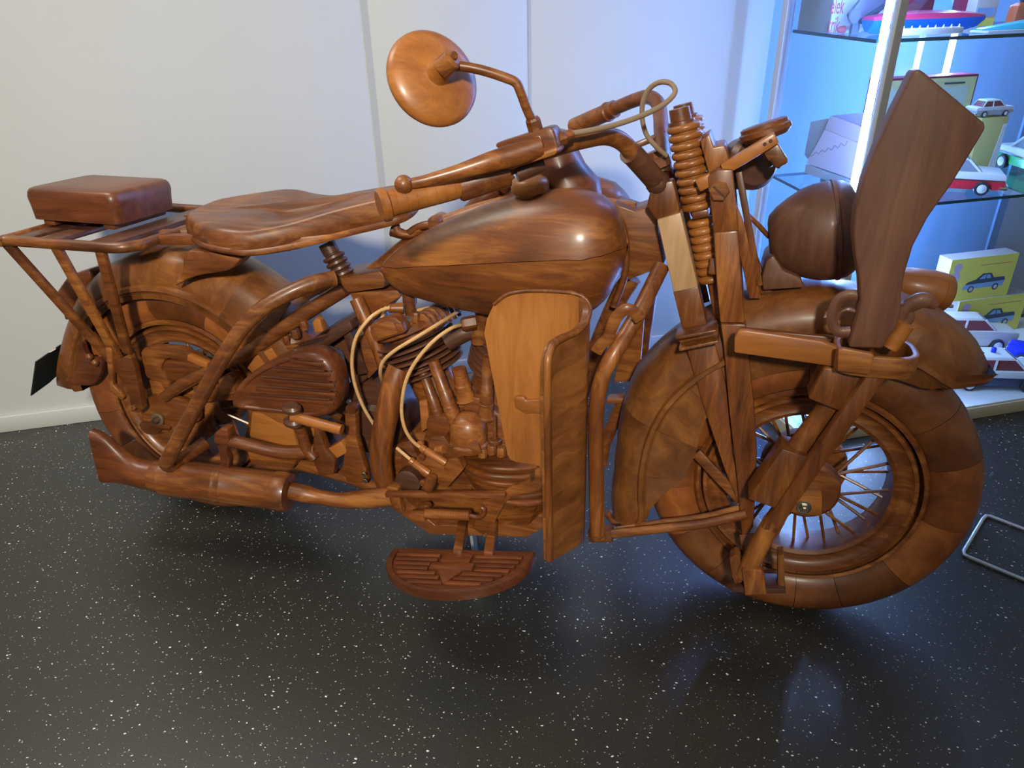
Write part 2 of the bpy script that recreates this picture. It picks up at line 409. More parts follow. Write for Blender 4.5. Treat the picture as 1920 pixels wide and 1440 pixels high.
pb = Wz(1906, 616, ZD); nb = pb.dot(NV)
q = lambda px, py, n=nb: Wn(px, py, n)
BR = pb; TR = q(1917, 551); TL = q(1800, 565); TR.z = TL.z = (TR.z+TL.z)/2
w_ = TL.dot(DV); TL = TN(w_, nb, TR.z); TR = TN(BR.dot(DV), nb, TR.z); BL = TN(w_, nb, ZD+.0005); BR = TN(BR.dot(DV), nb, ZD+.0005)
h1 = TR.z
yellow_box('yellow toy car box at the bottom of its stack, behind the cream toy car', (TL, TR, BR, BL), NV*0.066, 'yellow toy car boxes')
nb2 = nb+0.006
a = Wn(1786, 487, nb2); c = Wn(1917, 474, nb2); zt = (a.z+c.z)/2; ta_, tb_ = a.dot(DV), c.dot(DV)-0.012
yellow_box('yellow toy car box on top of its stack with a printed slate and blue car', (TN(ta_, nb2, zt), TN(tb_, nb2, zt), TN(tb_, nb2, h1+.0005), TN(ta_, nb2, h1+.0005)), NV*0.060, 'yellow toy car boxes')

def toy_car(label, pr, pf, lower, upper, side, stripe=None, roof=True, beacon=False, group='toy cars in the display cabinet', wscale=1.0):
    """pr, pf: contact points of the rear and front wheel on the visible side"""
    pr, pf = Vector(pr), Vector(pf); x = pf-pr; x.z = 0; wb = x.length; x.normalize(); y = Vector((0, 0, 1)).cross(x)*side
    W = 0.64*wb*wscale; c = (pr+pf)/2 + y*(W/2-0.02*wb)
    o = thing('toy_car', label, 'toy car', c, group)
    def P(u, v, z): return c+x*(u*wb)+y*(-v*W/2)+Vector((0, 0, z*wb))   # v=1: visible side
    def body(prof, v0, v1, inset=0.0):
        n = len(prof)
        return loft([[P(u, v0, z) for u, z in prof], [P(u, v0*0.6+v1*0.4, z) for u, z in prof], [P(u, v1, z) for u, z in prof]])
    low = [(-.86, .13), (-.66, .10), (-.60, .22), (-.42, .22), (-.36, .10), (.36, .10), (.42, .22), (.60, .22), (.66, .10), (.84, .12), (.88, .20), (.86, .27), (-.88, .27)]
    part(body(low, 1, -1), 'lower_body', lower, o, bev=0.008*wb)
    hi = [(-.90, .262), (.87, .262), (.88, .33), (.84, .385), (.45, .41), (-.50, .41), (-.86, .40), (-.92, .34)]
    part(body(hi, .99, -.99), 'upper_body', upper, o, bev=0.018*wb, segs=3)
    # glasshouse
    b0 = [(-.62, .40), (.44, .40)]; t0 = [(-.44, .63), (.20, .63)]
    rings = [[P(-.62, .88, .40), P(.44, .88, .40), P(.44, -.88, .40), P(-.62, -.88, .40)], [P(-.44, .74, .62), P(.20, .74, .62), P(.20, -.74, .62), P(-.44, -.74, .62)]]
    part(loft(rings), 'interior', SEATR if not stripe else WINM, o)
    if roof:
        part(loft([[P(-.47, .80, .60), P(.23, .80, .60), P(.23, -.80, .60), P(-.47, -.80, .60)], [P(-.42, .70, .655), P(.16, .70, .655), P(.16, -.70, .655), P(-.42, -.70, .655)]]), 'roof', upper, o, bev=0.015*wb)
        for u0, u1 in ((-.62, -.45), (-.14, -.12), (.44, .21)):
            for v in (1, -1): part(beam(P(u0, .89*v, .40), P(u1, .77*v, .615), .035*wb, .03*wb), 'roof_pillar', upper, o)
    wind = [P(.45, .84, .405), P(.45, -.84, .405), P(.225, -.70, .615), P(.225, .70, .615)]
    part(slab(wind, x*0.004), 'windscreen', WINM, o)
    for u in (-.51, .51):
        for v in (1, -1):
            w = part(lathe([(0, .08*wb), (0, .115*wb), (.008*wb, .125*wb), (.09*wb, .125*wb), (.10*wb, .115*wb), (.10*wb, .0)], P(u, .80*v, .125), -y*v, 20), 'wheel', BLK, o)
            part(lathe([(.09*wb, .082*wb), (.104*wb, .08*wb), (.112*wb, .05*wb), (.125*wb, .03*wb), (.126*wb, 0)], P(u, .80*v, .125), -y*v, 16), 'hubcap', HUBC, w)
    part(tube([P(.80, 1.0, .15), P(.90, .95, .15), P(.925, 0, .155), P(.90, -.95, .15), P(.80, -1.0, .15)], .035*wb, 8), 'front_bumper', CHROME, o)
    part(tube([P(-.80, 1.0, .15), P(-.93, .95, .15), P(-.94, 0, .155), P(-.93, -.95, .15), P(-.80, -1.0, .15)], .032*wb, 8), 'rear_bumper', CHROME, o)
    for v in (.68, -.68): part(lathe([(0, .055*wb), (.02*wb, .05*wb), (.035*wb, .0)], P(.865, v, .30), x, 14), 'headlamp', CHROME, o)
    if beacon: part(lathe([(0, .045*wb), (.08*wb, .045*wb), (.10*wb, .02*wb), (.10*wb, 0)], P(-.1, 0, .655), (0, 0, 1), 12), 'beacon', BLUEP, o)
    if stripe: part(beam(P(-.86, .985, .275), P(.84, .985, .275), .02*wb, .035*wb, up=y), 'side_trim', CHROME, o)
    return o
toy_car('white toy patrol car with blue beacon and dark lower body, nearest the cabinet front', Wz(1815, 731, ZC), Wz(1921, 734, ZC), DKBLUE, WHITEG, 1, beacon=True)
toy_car('cream toy saloon car with red interior parked before the yellow boxes', Wz(1762, 655, ZC), Wz(1863, 657, ZC), CREAM, CREAM, 1, wscale=.72)
toy_car('bright blue toy car beside the cream one, cut by the picture edge', Wz(2008, 703, ZC), Wz(1914, 681, ZC), BLUEP, BLUEP, -1, wscale=.72)
toy_car('red toy car with white top and chrome grille on the middle glass shelf', Wz(1722, 359, SH2+.0086), Wz(1835, 366, SH2+.0086), REDP, WHITEG, 1, stripe=True)
toy_car('green and white toy car behind the red one on the middle shelf', Wz(1952, 339, SH2+.0086), Wz(1880, 315, SH2+.0086), GREENP, WHITEG, -1, stripe=True, wscale=.75)
# yellow box with a grey toy car on it, at the back of the middle shelf
n3 = 0.06; zb = SH2+.0085
a = Wn(1836, 263, n3); c = Wn(1893, 218, n3); zt = c.z
o = thing('toy_box', 'yellow and white carton under the grey toy car on the middle shelf', 'box', TN((a.dot(DV)+c.dot(DV))/2, n3+.03, zb))
t0, t1 = a.dot(DV)-.01, c.dot(DV)
part(tnbox(t0, t1, n3, n3+.06, zb, zt), 'carton', plain('straw_card', (0.72, 0.66, 0.24), .5), o, bev=.001)
f = [TN(t1-.028, n3, zb+.002), TN(t1-.002, n3, zb+.002), TN(t1-.002, n3, zt-.02), TN(t1-.012, n3, zt-.02)]
part(slab(f, NV*-.001), 'printed_corner', WHITEPAINT, o)
k = TN(t0-.005, n3+.012, zt); toy_car('small grey toy car standing on the straw yellow carton', TN(t0+.006, n3+.004, zt+.0005), TN(t1-.016, n3+.004, zt+.0005), plain('grey_gloss', (.46, .46, .50), .3), WHITEG, 1)
# maroon carton with picture face
n4 = 0.205; TLp, TRp = Wn(1652, 148, n4), Wn(1836, 139, n4); zt = (TLp.z+TRp.z)/2; t0, t1 = TLp.dot(DV), TRp.dot(DV)
o = thing('game_box', 'large maroon box with pale yellow picture face on the middle shelf', 'box', TN((t0+t1)/2, n4+.03, zb))
MAR = plain('maroon_card', (0.28, 0.03, 0.07), .45)
part(tnbox(t0, t1, n4, n4+.05, zb, zt), 'carton', MAR, o, bev=.001)
part(tnbox(t0+.012, t1-.006, n4-.0015, n4, zb+.004, zt-.006), 'printed_face', plain('pale_yellow_print', (0.74, 0.70, 0.34), .5), o)
part(tnbox(t0+.035, t1-.028, n4-.0025, n4-.0015, zb+.02, zt-.03), 'picture', plain('pale_green_print', (0.60, 0.70, 0.60), .5), o)
part(tnbox(t1-.115, t1-.045, n4-.0032, n4-.0025, zt-.024, zt-.019), 'printed_line', SLATE, o)
part(tnbox(t1-.085, t1-.055, n4-.0032, n4-.0025, zt-.085, zt-.068), 'printed_block', SKYB, o)
# pink open carton with a doodle
PINK = plain('pale_pink_card', (0.74, 0.52, 0.52), .55)
def Wq(pts, n): return [Wn(a, b, n) for a, b in pts]
n5 = 0.125
o = thing('carton', 'pale pink open carton with a drawn doodle behind the light tube', 'box', Wn(1580, 330, n5))
bl, brr = Wz(1508, 324, zb+.0005), Wz(1642, 372, zb+.0005)
nq = (brr-bl).cross(Vector((0, 0, 1))).normalized(); nq = nq if nq.dot(NV) > 0 else -nq
def Wp(pts, off=0.0): return [hit(a, b, nq, nq.dot(bl)+off) for a, b in pts]
tl, tr = Wp([(1510, 308), (1641, 353)])
part(slab([bl, brr, Vector((brr.x, brr.y, tr.z)), Vector((bl.x, bl.y, tl.z))], nq*.05), 'tray', CARD, o, bev=.001)
fr = Wp([(1512, 306), (1546, 243), (1668, 292), (1641, 351)])
part(slab(fr, nq*.010), 'front_flap', PINK, o, bev=.001)
part(slab(Wp([(1546, 242), (1556, 218), (1600, 232), (1668, 262), (1668, 291)], .003), nq*.006), 'upper_flap', PINK, o, bev=.001)
part(slab(Wp([(1556, 217), (1616, 211), (1672, 250), (1668, 262), (1600, 232)], .030), nq*.005), 'lid', plain('lilac_card', (.52, .46, .60), .55), o, bev=.001)
part(slab(Wp([(1520, 228), (1552, 222), (1545, 245), (1514, 298), (1508, 290)], .025), nq*.012), 'side_flap', CARD, o, bev=.001)
zz = []
for i in range(13):
    a = i/12; zz += Wp([(1517+a*72, 292-a*24+(5 if i % 2 else -5)*(0.4+a*.4))], -.0008)
part(tube(zz, .0009, 5, 3), 'doodle', plain('pencil_line', (.25, .20, .24), .6), o)
tag(finish(lathe([(0, .018), (.004, .03), (.02, .034), (.03, .030)], (lambda p: Vector((p.x, p.y, SH2+.0085)))(Wn(1562, 335, .075)), (0, 0, 1), 20), 'glass_dish', SHELFG), 'small clear round dish below the pink carton', 'dish')
# ---- top shelf
zs = SH1+.0085
n6 = 0.10
cB, cT = Wn(1546, 73, n6), Wn(1556, 0, n6); tc_ = cB.dot(DV)+.008
o = thing('toy_carton', 'grey and white carton with red lettering on the top glass shelf', 'box', TN(tc_+.05, n6+.05, zs))
part(tnbox(tc_, tc_+.19, n6, n6+.145, zs, zs+.17), 'carton', CARD, o, bev=.0012)
part(tnbox(tc_+.002, tc_+.188, n6-.001, n6, zs+.001, zs+.169), 'printed_face', WHITEPAINT, o)
sd = Wn(1484, 71, n6+.16)
PKT = plain('pink_red_print', (0.72, 0.07, 0.20), .5)
for s_, px, py in (('elek', 1556, 26), ('trik', 1551, 61)):
    p = Wn(px, py, n6-.0012); ob = textobj(s_, .054, PKT, o, Vector(), DV, (0, 0, 1), sx=.42); ob.data.transform(Matrix.Translation(p-o.location))
n7 = .068
a, c = Wn(1566, 74, n7), Wn(1632, 46, n7)
o = thing('torch', 'white and red round ended toy lamp lying before the lettered carton', 'toy', Vector((a.x, a.y, zs)))
rr_ = (c.z-zs)/2; p0 = TN(a.dot(DV), n7, zs+rr_)
part(lathe([(0, .0), (.002, rr_*.5), (.008, rr_*.9), (.018, rr_), (.022, rr_)], p0, DV, 20), 'red_cap', REDT, o)
part(lathe([(.022, rr_), (.024, rr_*1.03), (.066, rr_*1.03), (.068, rr_*.95), (.068, 0)], p0, DV, 20), 'barrel', WHITEG, o)
for k in (-.3, .3): part(lathe([(0, .0018), (.001, .0018), (.001, 0)], p0+DV*.056-NV*rr_*1.03+Vector((0, 0, k*rr_)), -NV, 8), 'rivet', SLATE, o)
# toy boat
n8 = -.02
P = lambda px, py, n=n8: Wn(px, py, n)
zk = zs
bow, stern = P(1852, 32).dot(DV), P(1632, 34).dot(DV); zt = P(1740, 34).z; L_ = bow-stern
o = thing('toy_boat', 'red and blue toy boat with clear cabin on the top glass shelf', 'toy boat', TN((bow+stern)/2, -.012, zk))
def hull(u, z): return TN(stern+u*L_, 0, z)
secs = []
for u, hw, zb_, sh in ((0, .024, .25, 0), (.06, .028, .05, 0), (.3, .031, .0, 0), (.6, .031, .0, 0), (.8, .026, .05, .0), (.93, .014, .30, .0), (1.0, .002, .75, .0)):
    z0 = zk+(zt-zk)*zb_; cc = -.012
    secs.append([TN(stern+u*L_, cc-hw, zt), TN(stern+u*L_, cc-hw*.75, (zt+z0)/2), TN(stern+u*L_, cc-hw*.3, z0), TN(stern+u*L_, cc+hw*.3, z0), TN(stern+u*L_, cc+hw*.75, (zt+z0)/2), TN(stern+u*L_, cc+hw, zt)])
part(loft(secs), 'hull', plain('azure_gloss', (0.01, 0.16, .72), .2), o)
dk = []
for u, hw, hh in ((0, .024, .010), (.1, .029, .014), (.4, .032, .018), (.7, .030, .016), (.88, .019, .010), (.99, .003, .004)):
    cc = -.012; dk.append([TN(stern+u*L_, cc-hw, zt), TN(stern+u*L_, cc-hw*.8, zt+hh*.7), TN(stern+u*L_, cc, zt+hh), TN(stern+u*L_, cc+hw*.8, zt+hh*.7), TN(stern+u*L_, cc+hw, zt)])
part(loft(dk), 'deck', plain('pink_red_gloss', (0.72, .05, .16), .2), o)
cc = -.012
part(loft([[TN(stern+L_*.33, cc-.03, zt+.014), TN(stern+L_*.68, cc-.028, zt+.014), TN(stern+L_*.68, cc+.028, zt+.014), TN(stern+L_*.33, cc+.03, zt+.014)], [TN(stern+L_*.44, cc-.018, zt+.048), TN(stern+L_*.56, cc-.016, zt+.052), TN(stern+L_*.56, cc+.016, zt+.052), TN(stern+L_*.44, cc+.018, zt+.048)]]), 'clear_cabin', SHELFG, o)
# white toothed plastic tray in front of the boat
n9 = -.086; a, c = P(1672, 60, n9), P(1806, 60, n9); t0, t1 = a.dot(DV), c.dot(DV); zt2 = P(1740, 53, n9).z
o = thing('plastic_tray', 'white plastic tray with a toothed rim in front of the toy boat', 'tray', TN((t0+t1)/2, n9+.01, zs))
part(tnbox(t0, t1, n9, n9+.03, zs, zt2), 'tray', WHITEG, o, bev=.002)
for i in range(9):
    t = t0+.012+(t1-t0-.024)*i/8
    part(lathe([(0, .0035), (.008, .0006)], TN(t, n9+.004, zt2-.001), (0, 0, 1), 6), 'tooth', WHITEG, o)
# grey toy machine at the left of the boat
GREYP = plain('grey_plastic', (.15, .16, .20), .35)
n10 = .030; bx = P(1610, 45, n10)
o = thing('toy_tractor', 'grey plastic toy machine leaning beside the lettered carton', 'toy', TN(bx.dot(DV), n10, zs))
f = Wq([(1592, 28), (1622, -10), (1672, -18), (1656, 18), (1634, 42), (1598, 46)], n10)
part(slab(f, NV*.014), 'casing', GREYP, o, bev=.004)
part(beam(Wn(1612, 42, n10-.004), Wn(1662, 8, n10-.004), .010, .012, up=NV), 'arm', SLATE, o, bev=.001)
part(lathe([(0, .015), (.003, .017), (.010, .015), (.010, 0)], Wn(1604, 30, n10-.010), NV, 18), 'wheel', GREYP, o)
part(beam(Wn(1604, 42, n10+.006), TN(Wn(1604, 42, n10+.006).dot(DV), n10+.006, zs), .02, .010, up=NV), 'foot', GREYP, o)
# right end of the top shelf
def tbox(name, label, cat, px0, px1, pyt, n, dep, mat, extra=None):
    a, c = Wn(px0, pyt, n), Wn(px1, pyt, n)
    o = thing(name, label, cat, TN((a.dot(DV)+c.dot(DV))/2, n+dep/2, zs))
    part(tnbox(a.dot(DV), c.dot(DV), n, n+dep, zs, (a.z+c.z)/2), 'carton', mat, o, bev=.001)
    return o, a.dot(DV), c.dot(DV), (a.z+c.z)/2
o, t0, t1, zt = tbox('picture_box', 'yellow box with blue panel behind the toy boat', 'box', 1842, 1882, -30, .06, .035, plain('light_print', (.66, .62, .55), .5))
part(tnbox(t0+.004, t1-.004, .0588, .06, zt-.075, zt-.055), 'printed_panel', SKYB, o)
part(tnbox(t0+.012, t1-.002, .0585, .06, zs+.004, zt-.080), 'printed_panel', YEL, o)
tbox('maroon_box', 'narrow maroon box standing behind the bow of the toy boat', 'box', 1822, 1840, -30, .10, .05, MAR)
tbox('red_box', 'dark red box behind the stern half of the toy boat', 'box', 1712, 1760, -30, .14, .05, MAR)
o = thing('toy_figure', 'small orange toy figure with dark head at the shelf end', 'toy figure', TN(Wn(1908, 40, .02).dot(DV), .02, zs))
part(loft([[TN(o.location.dot(DV)+i*s_, .02+j*s_*.6, z) for i, j in ((-1, -1), (1, -1), (1, 1), (-1, 1))] for z, s_ in ((zs, .026), (zs+.03, .026), (zs+.052, .024), (zs+.060, .010))]), 'torso', plain('orange_paint', (.55, .13, .05), .5), o, bev=.003)
part(lathe([(0, .004), (.006, .011), (.015, .013), (.024, .009), (.028, 0)], TN(o.location.dot(DV), .02, zs+.058), (0, 0, 1), 14), 'head', SLATE, o)
o = thing('toy_ship', 'turquoise and white flat toy boat at the shelf end', 'toy boat', TN(Wn(1890, 60, -.10).dot(DV), -.09, zs))
t0, t1 = Wn(1828, 60, -.10).dot(DV), Wn(1990, 60, -.10).dot(DV); z1 = Wn(1900, 55, -.10).z; z2 = Wn(1910, 36, -.10).z
part(loft([[TN(t0, -.085, z1-.004), TN(t0, -.083, z1-.004), TN(t0, -.083, z1), TN(t0, -.085, z1)], [TN(t0+.03, -.11, zs), TN(t0+.03, -.06, zs), TN(t0+.03, -.06, z1), TN(t0+.03, -.11, z1)], [TN(t1, -.12, zs), TN(t1, -.05, zs), TN(t1, -.05, z1), TN(t1, -.12, z1)]]), 'hull', WHITEG, o, bev=.001)
part(loft([[TN(t0+.02, -.10, z1), TN(t0+.02, -.065, z1), TN(t0+.02, -.07, z1+.003), TN(t0+.02, -.095, z1+.003)], [TN(t1, -.115, z1), TN(t1, -.055, z1), TN(t1, -.06, z2+.006), TN(t1, -.11, z2+.006)]]), 'deck', plain('turquoise_gloss', (.05, .50, .62), .25), o, bev=.001)
# light blue pamphlet on the deck
o = tag(finish(slab([Wz(1690, 478, ZD+.06), Wz(1742, 492, ZD+.06), Wz(1738, 512, ZD+.03), Wz(1686, 512, ZD+.03)], (0, 0, .003)), 'leaflet', SKYB), 'light blue leaflet propped behind the marker lamp in the cabinet', 'leaflet')
o2 = finish(slab([Wz(1690, 478, ZD+.06), Wz(1742, 492, ZD+.06), Wz(1742, 492, ZD), Wz(1690, 478, ZD)], NV*.002), 'stand', WHITEPAINT, o)
# bent wire frame on the floor
zf = .006
tag(finish(tube([Wz(1985, 1114, zf), Wz(1818, 1045, zf), Wz(1808, 1040, zf), Wz(1807, 1033, zf), Wz(1843, 973, zf), Wz(1849, 967, zf), Wz(1857, 968, zf), Wz(1990, 1019, zf)], .0045, 10, smooth=False), 'wire_frame', plain('galvanised_wire', (.55, .57, .60), .35, .7)), 'bent silver wire frame lying flat on the floor by the front wheel', 'frame')

# ================================================================ the wooden motorcycle
bike = tag(empty('motorcycle', (0, 0, 0), (-LEAN, 0, 0)), 'full size motorcycle carved in reddish brown wood standing on the speckled floor', 'motorcycle')
Y = Vector((0, 1, 0))
def B(bm, name, mat=MID, parent=None, **kw): return finish(bm, name, mat, parent or bike, **kw)
def PT(pts): return [A(*p) for p in pts]                    # (px, py, depth y) -> bike frame
def TB(pts, r, name, mat=MID, parent=None, seg=14, k=6, **kw): return B(tube(PT(pts), r, seg, k, **kw), name, mat, parent)
def ball(c, r, bm=None, d=(0, 0, 1), seg=18):
    n = 9; return lathe([(-r*math.cos(math.pi*i/n), r*math.sin(math.pi*i/n)) for i in range(n+1)], c, d, seg, bm)
def bolt(c, d, r, h, mat=MID, parent=None, name='bolt', seg=6):
    return B(lathe([(0, r), (h*.8, r), (h, r*.8), (h, 0)], c, d, seg), name, mat, parent, sharp=25)
FC, RC = Vector((1.46, 0, .32)), Vector((0, 0, .32))

def interp(tab, x):
    if x <= tab[0][0]: return tab[0][1]
    for (a, p), (b_, q) in zip(tab, tab[1:]):
        if x <= b_: return p+(q-p)*(x-a)/(b_-a)
    return tab[-1][1]
# ---------------------------------------------------------------- wheels
def wheel(c, Rt, hw, nseg, a_off):
    rim = B(rev([(-.042, .206), (-.050, .203), (-.050, .196), (-.040, .190), (-.036, .176), (-.040, .168), (-.036, .160), (-.015, .158), (.015, .158), (.036, .160), (.040, .168), (.036, .176), (.040, .190), (.050, .196), (.050, .203), (.042, .206)], c, 64), 'wheel', MID, sharp=50)
    r0, rm, rh = .203, .262, Rt-.262
    prof = []
    for i in range(18):
        a = math.pi*(-.5)+2*math.pi*i/18
        y = hw*math.sin(a+math.pi/2)*1.0; r = rm+rh*math.sin(a)
        s, q = math.cos(a), math.sin(a)
        y = hw*(abs(s)**.82)*(1 if s >= 0 else -1); r = rm+(rh if q > 0 else .058)*(abs(q)**.92)*(1 if q >= 0 else -1)
        prof.append((y, r))
    rnd = random.Random(int(c.x*100)+3); cuts = [a_off]
    for i in range(nseg-1): cuts.append(a_off+360/nseg*(i+1)+rnd.uniform(-7, 7))
    cuts.append(a_off+360)
    for a, b_ in zip(cuts, cuts[1:]):
        B(rev(prof, c, max(5, int((b_-a)/5)), a+.12, b_-.12), 'tire_segment', TIRE, rim, sharp=50)
    for ring in (-1, 1):                                        # raised bead beside the rim
        B(rev([(ring*.046, .214), (ring*.055, .211), (ring*.057, .217), (ring*.050, .222)], c, 64), 'bead_ring', MID, rim)
    hub = B(rev([(-.060, .004), (-.060, .030), (-.052, .038), (-.040, .038), (-.030, .022), (.030, .022), (.040, .038), (.052, .038), (.060, .030), (.060, .004)], c, 28), 'hub', MID, rim)
    for k in range(32):
        a = 2*math.pi*k/32; s = 1 if k % 2 else -1; tw = .42 if (k//2) % 2 else -.42
        p0 = c+Vector((math.cos(a+tw)*.036, s*.042, math.sin(a+tw)*.036)); p1 = c+Vector((math.cos(a)*.160, s*.010, math.sin(a)*.160))
        B(tube([p0, p1], .0034, 6), 'spoke', MID, rim)
    return rim
fw = wheel(FC, .322, .063, 13, 20)
rw = wheel(RC, .319, .063, 12, 40)
# front hub plate with nut, drum on the far side
B(rev([(-.062, .004), (-.062, .056), (-.056, .063), (-.036, .066), (-.036, .004)], FC, 32), 'hub_cover', MID, fw)
B(rev([(.034, .004), (.034, .085), (.050, .088), (.066, .080), (.066, .004)], FC, 36), 'brake_drum', MID, fw)
B(tslab([(1480, 930), (1542, 932), (1541, 969), (1480, 960)], -.088, .03), 'axle_plate', LITX, bev=.002)
for r_, h, m_ in ((.0145, .004, STEEL), (.0095, .012, STEEL), (.005, .018, STEEL)):
    bolt(A(1507, 950, -.088), -Y, r_, h, m_, fw, 'axle_nut', 6 if r_ < .01 else 20)
# rear axle
bolt(A(297, 785, -.112), -Y, .017, .006, plain('dull_brass_washer', (.25, .19, .12), .4, .6), rw, 'axle_washer', 20)
bolt(A(297, 785, -.118), -Y, .008, .018, STEEL, rw, 'axle_nut', 6)
B(rev([(.03, .004), (.03, .10), (.06, .105), (.075, .10), (.075, .004)], RC, 36), 'brake_drum', MID, rw)
g = []
for i in range(28):
    a = 2*math.pi*i/28; r_ = .098 if i % 4 < 2 else .078; g.append(RC+Vector((math.cos(a)*r_, -.078, math.sin(a)*r_)))
B(slab(g, (0, .022, 0)), 'sprocket', MID, rw, bev=.002)

# ---------------------------------------------------------------- fenders
def fender(name, c, angs, rin, rc, wsc, bead, mat, hw=.088, cuts=()):
    root = None; idx = [0]+list(cuts)+[len(angs)-1]
    for i, j in zip(idx, idx[1:]):
        o = fender_piece(name if root is None else 'fender_block', c, angs[i:j+1], rin, rc, wsc, bead, mat, hw, root); root = root or o
    return root
def fender_piece(name, c, angs, rin, rc, wsc, bead, mat, hw, parent):
    rings = []
    parent = parent or None
    for a in angs:
        ri, R_, w = interp(rin, a), interp(rc, a), interp(wsc, a)
        d = R_-.415; bd = max(bead+d*.3, ri+.004)
        half = [(hw*.97, ri), (hw, min(bd-.008, ri+.02) if bd-.008 > ri else ri+.001), (hw+.001, bd-.008), (hw+.009, bd-.002), (hw+.008, bd+.006), (hw-.002, bd+.010), (hw-.001, bd+.03+d*.3), (hw*.86, R_-.027), (hw*.62, R_-.010), (hw*.32, R_-.0025), (0, R_)]
        outer = [(-y*w, r) for y, r in half]+[(y*w, r) for y, r in half[-2::-1]]
        inner = [(y*(1-.006/hw), (r-.006 if i not in (0, len(outer)-1) else r)) for i, (y, r) in enumerate(outer)][::-1]
        ca, sa = math.cos(R(a)), math.sin(R(a))
        rings.append([c+Vector((ca*r, y, sa*r)) for y, r in outer+inner])
    return B(loft(rings), name, mat, parent, sharp=42)
FMAT = wood('teak_fender_block', (0.075, 0.022, 0.006), (0.165, 0.053, 0.011), (0.30, 0.115, 0.024), scale=(9, 20, 9), vary=0.28)
angs = [46, 46.8, 48.2, 50.5, 53.5, 57]+list(range(60, 196, 5))+[198, 200.5]
ffd = fender('front_fender', FC, angs,
       [(46, .376), (48, .366), (50.5, .350), (52.5, .338), (53.5, .330), (57, .308), (60, .300), (74, .286), (100, .278), (130, .276), (146, .258), (163, .232), (178, .240), (187, .276), (193.5, .306), (200.5, .345)],
       [(46, .385), (48, .398), (55, .412), (64, .418), (150, .418), (163, .404), (175, .394), (185, .396), (193, .408), (200.5, .418)],
       [(46, .55), (46.8, .68), (48.2, .80), (50.5, .89), (57, .97), (62, 1), (201, 1)], .332, FMAT, cuts=(8, 13, 17, 22, 26, 30))
rfd = fender('rear_fender', RC, list(range(12, 178, 5))+[179],
       [(12, .285), (150, .285), (165, .298), (179, .315)],
       [(12, .425), (46, .42), (80, .400), (125, .376), (148, .370), (160, .378), (171, .398), (179, .420)],
       [(12, 1), (165, 1), (174, .93), (179, .80)], .316, FMAT, cuts=(5, 9, 13, 17, 22, 27))
# curled lower lobe of the rear fender with bolts
B(tslab([(150, 640), (162, 668), (178, 672), (190, 682), (188, 702), (172, 722), (140, 722), (120, 716), (140, 690)], -.094, .016, 3), 'fender_lobe', RED, bev=.003)
for p in ((168, 669), (179, 680)): B(ball(A(*p, -.10), .009), 'bolt', MID)
# fender stays seen behind the fork
TBm = lambda p0, p1, w, h, name, mat=MID, up=Y, parent=None, bev=.002, **k: B(beam(A(*p0), A(*p1), w, h, up, **k), name, mat, parent, bev=bev)
TBm((1305, 848, -.075), (1390, 938, -.085), .022, .010, 'fender_stay')
# tail lamp and plate
B(tslab([(104, 548), (126, 517), (166, 505), (172, 522), (152, 560), (120, 604), (114, 572)], -.035, .07), 'tail_lamp', RED, bev=.008, segs=3)
b = slab([A(57, 742, -.10), A(66, 678, -.10), A(112, 646, -.03), A(120, 690, -.02), A(90, 718, -.05)], (.003, .002, 0))
lp = B(b, 'number_plate', BLACKPLATE); lp['label'] = 'black blank number plate'
for (x, y_, dx) in ((98, 658, 7), (84, 715, 6)):
    B(slab([A(x-dx, y_+5, -.062), A(x-dx, y_+2, -.062), A(x+dx, y_-6, -.05), A(x+dx, y_-3, -.05)], (0, -.002, 0)), 'slot', WHITEPAINT, lp)

# ---------------------------------------------------------------- rack and pillion
zr = .752
rail = [(-.245, -.195), (-.06, -.192), (.015, -.188), (.045, -.165), (.055, -.12), (.055, .12), (.045, .165), (.015, .188), (-.06, .192), (-.245, .195), (-.262, .18), (-.262, -.18)]
B(tube([Vector((x, y, zr)) for x, y in rail], .012, 12, 4, closed=True), 'rack_rail', MID)
for x, w_ in ((-.235, .045), (-.165, .05), (-.03, .06)): B(beam((x, -.185, zr), (x, .185, zr), w_, .012, (0, 0, 1)), 'rack_bar', DARK, bev=.002)
for p0, p1 in (((12, 455, -.195), (216, 682, -.135)), ((104, 460, -.195), (224, 675, -.135)), ((188, 466, -.192), (240, 662, -.135))):
    TBm(p0, p1, .024, .014, 'rack_strut', MID, bev=.004)
TBm((300, 440, -.05), (372, 436, -.02), .022, .022, 'rack_clamp', MID, bev=.006)
TBm((318, 420, .12), (372, 410, .10), .03, .03, 'rack_clamp', MID, bev=.003)
for s in (-1, 1): B(beam((.06, s*.1, zr), (.20, s*.07, .755), .022, .022), 'rack_arm', MID, bev=.003)
x0, x1 = -.290, -.043
out = []
for cx, cy, a0 in ((x1-.022, .078, 0), (x0+.022, .078, 90), (x0+.022, -.078, 180), (x1-.022, -.078, 270)):
    for k in range(5):
        a = R(a0+k*22.5); out.append(Vector((cx+math.cos(a)*.022, cy+math.sin(a)*.022, .776)))
B(dome(out, (0, 0, 1), [(.97, 0), (.985, .03), (1, .045), (1.0, .052), (.985, .061), (.955, .067), (.90, .070), (.5, .0715), (.05, .072)]), 'pillion_seat', RED, sharp=50)
for x in (-.25, -.085): B(boxbm((x, 0, .769), .03, .17, .016), 'pillion_mount', MID, bev=.002)
# bracket plates carrying the struts
br = B(tslab([(206, 682), (242, 664), (252, 690), (268, 768), (258, 775), (246, 772), (240, 735)], -.142, .018), 'rack_bracket', MID, bev=.003)
B(tslab([(197, 650), (209, 648), (211, 722), (232, 745), (229, 753), (205, 733)], -.150, .014), 'rack_strap', MID, bev=.003)
bolt(A(253, 763, -.142), -Y, .007, .008, MID, br)

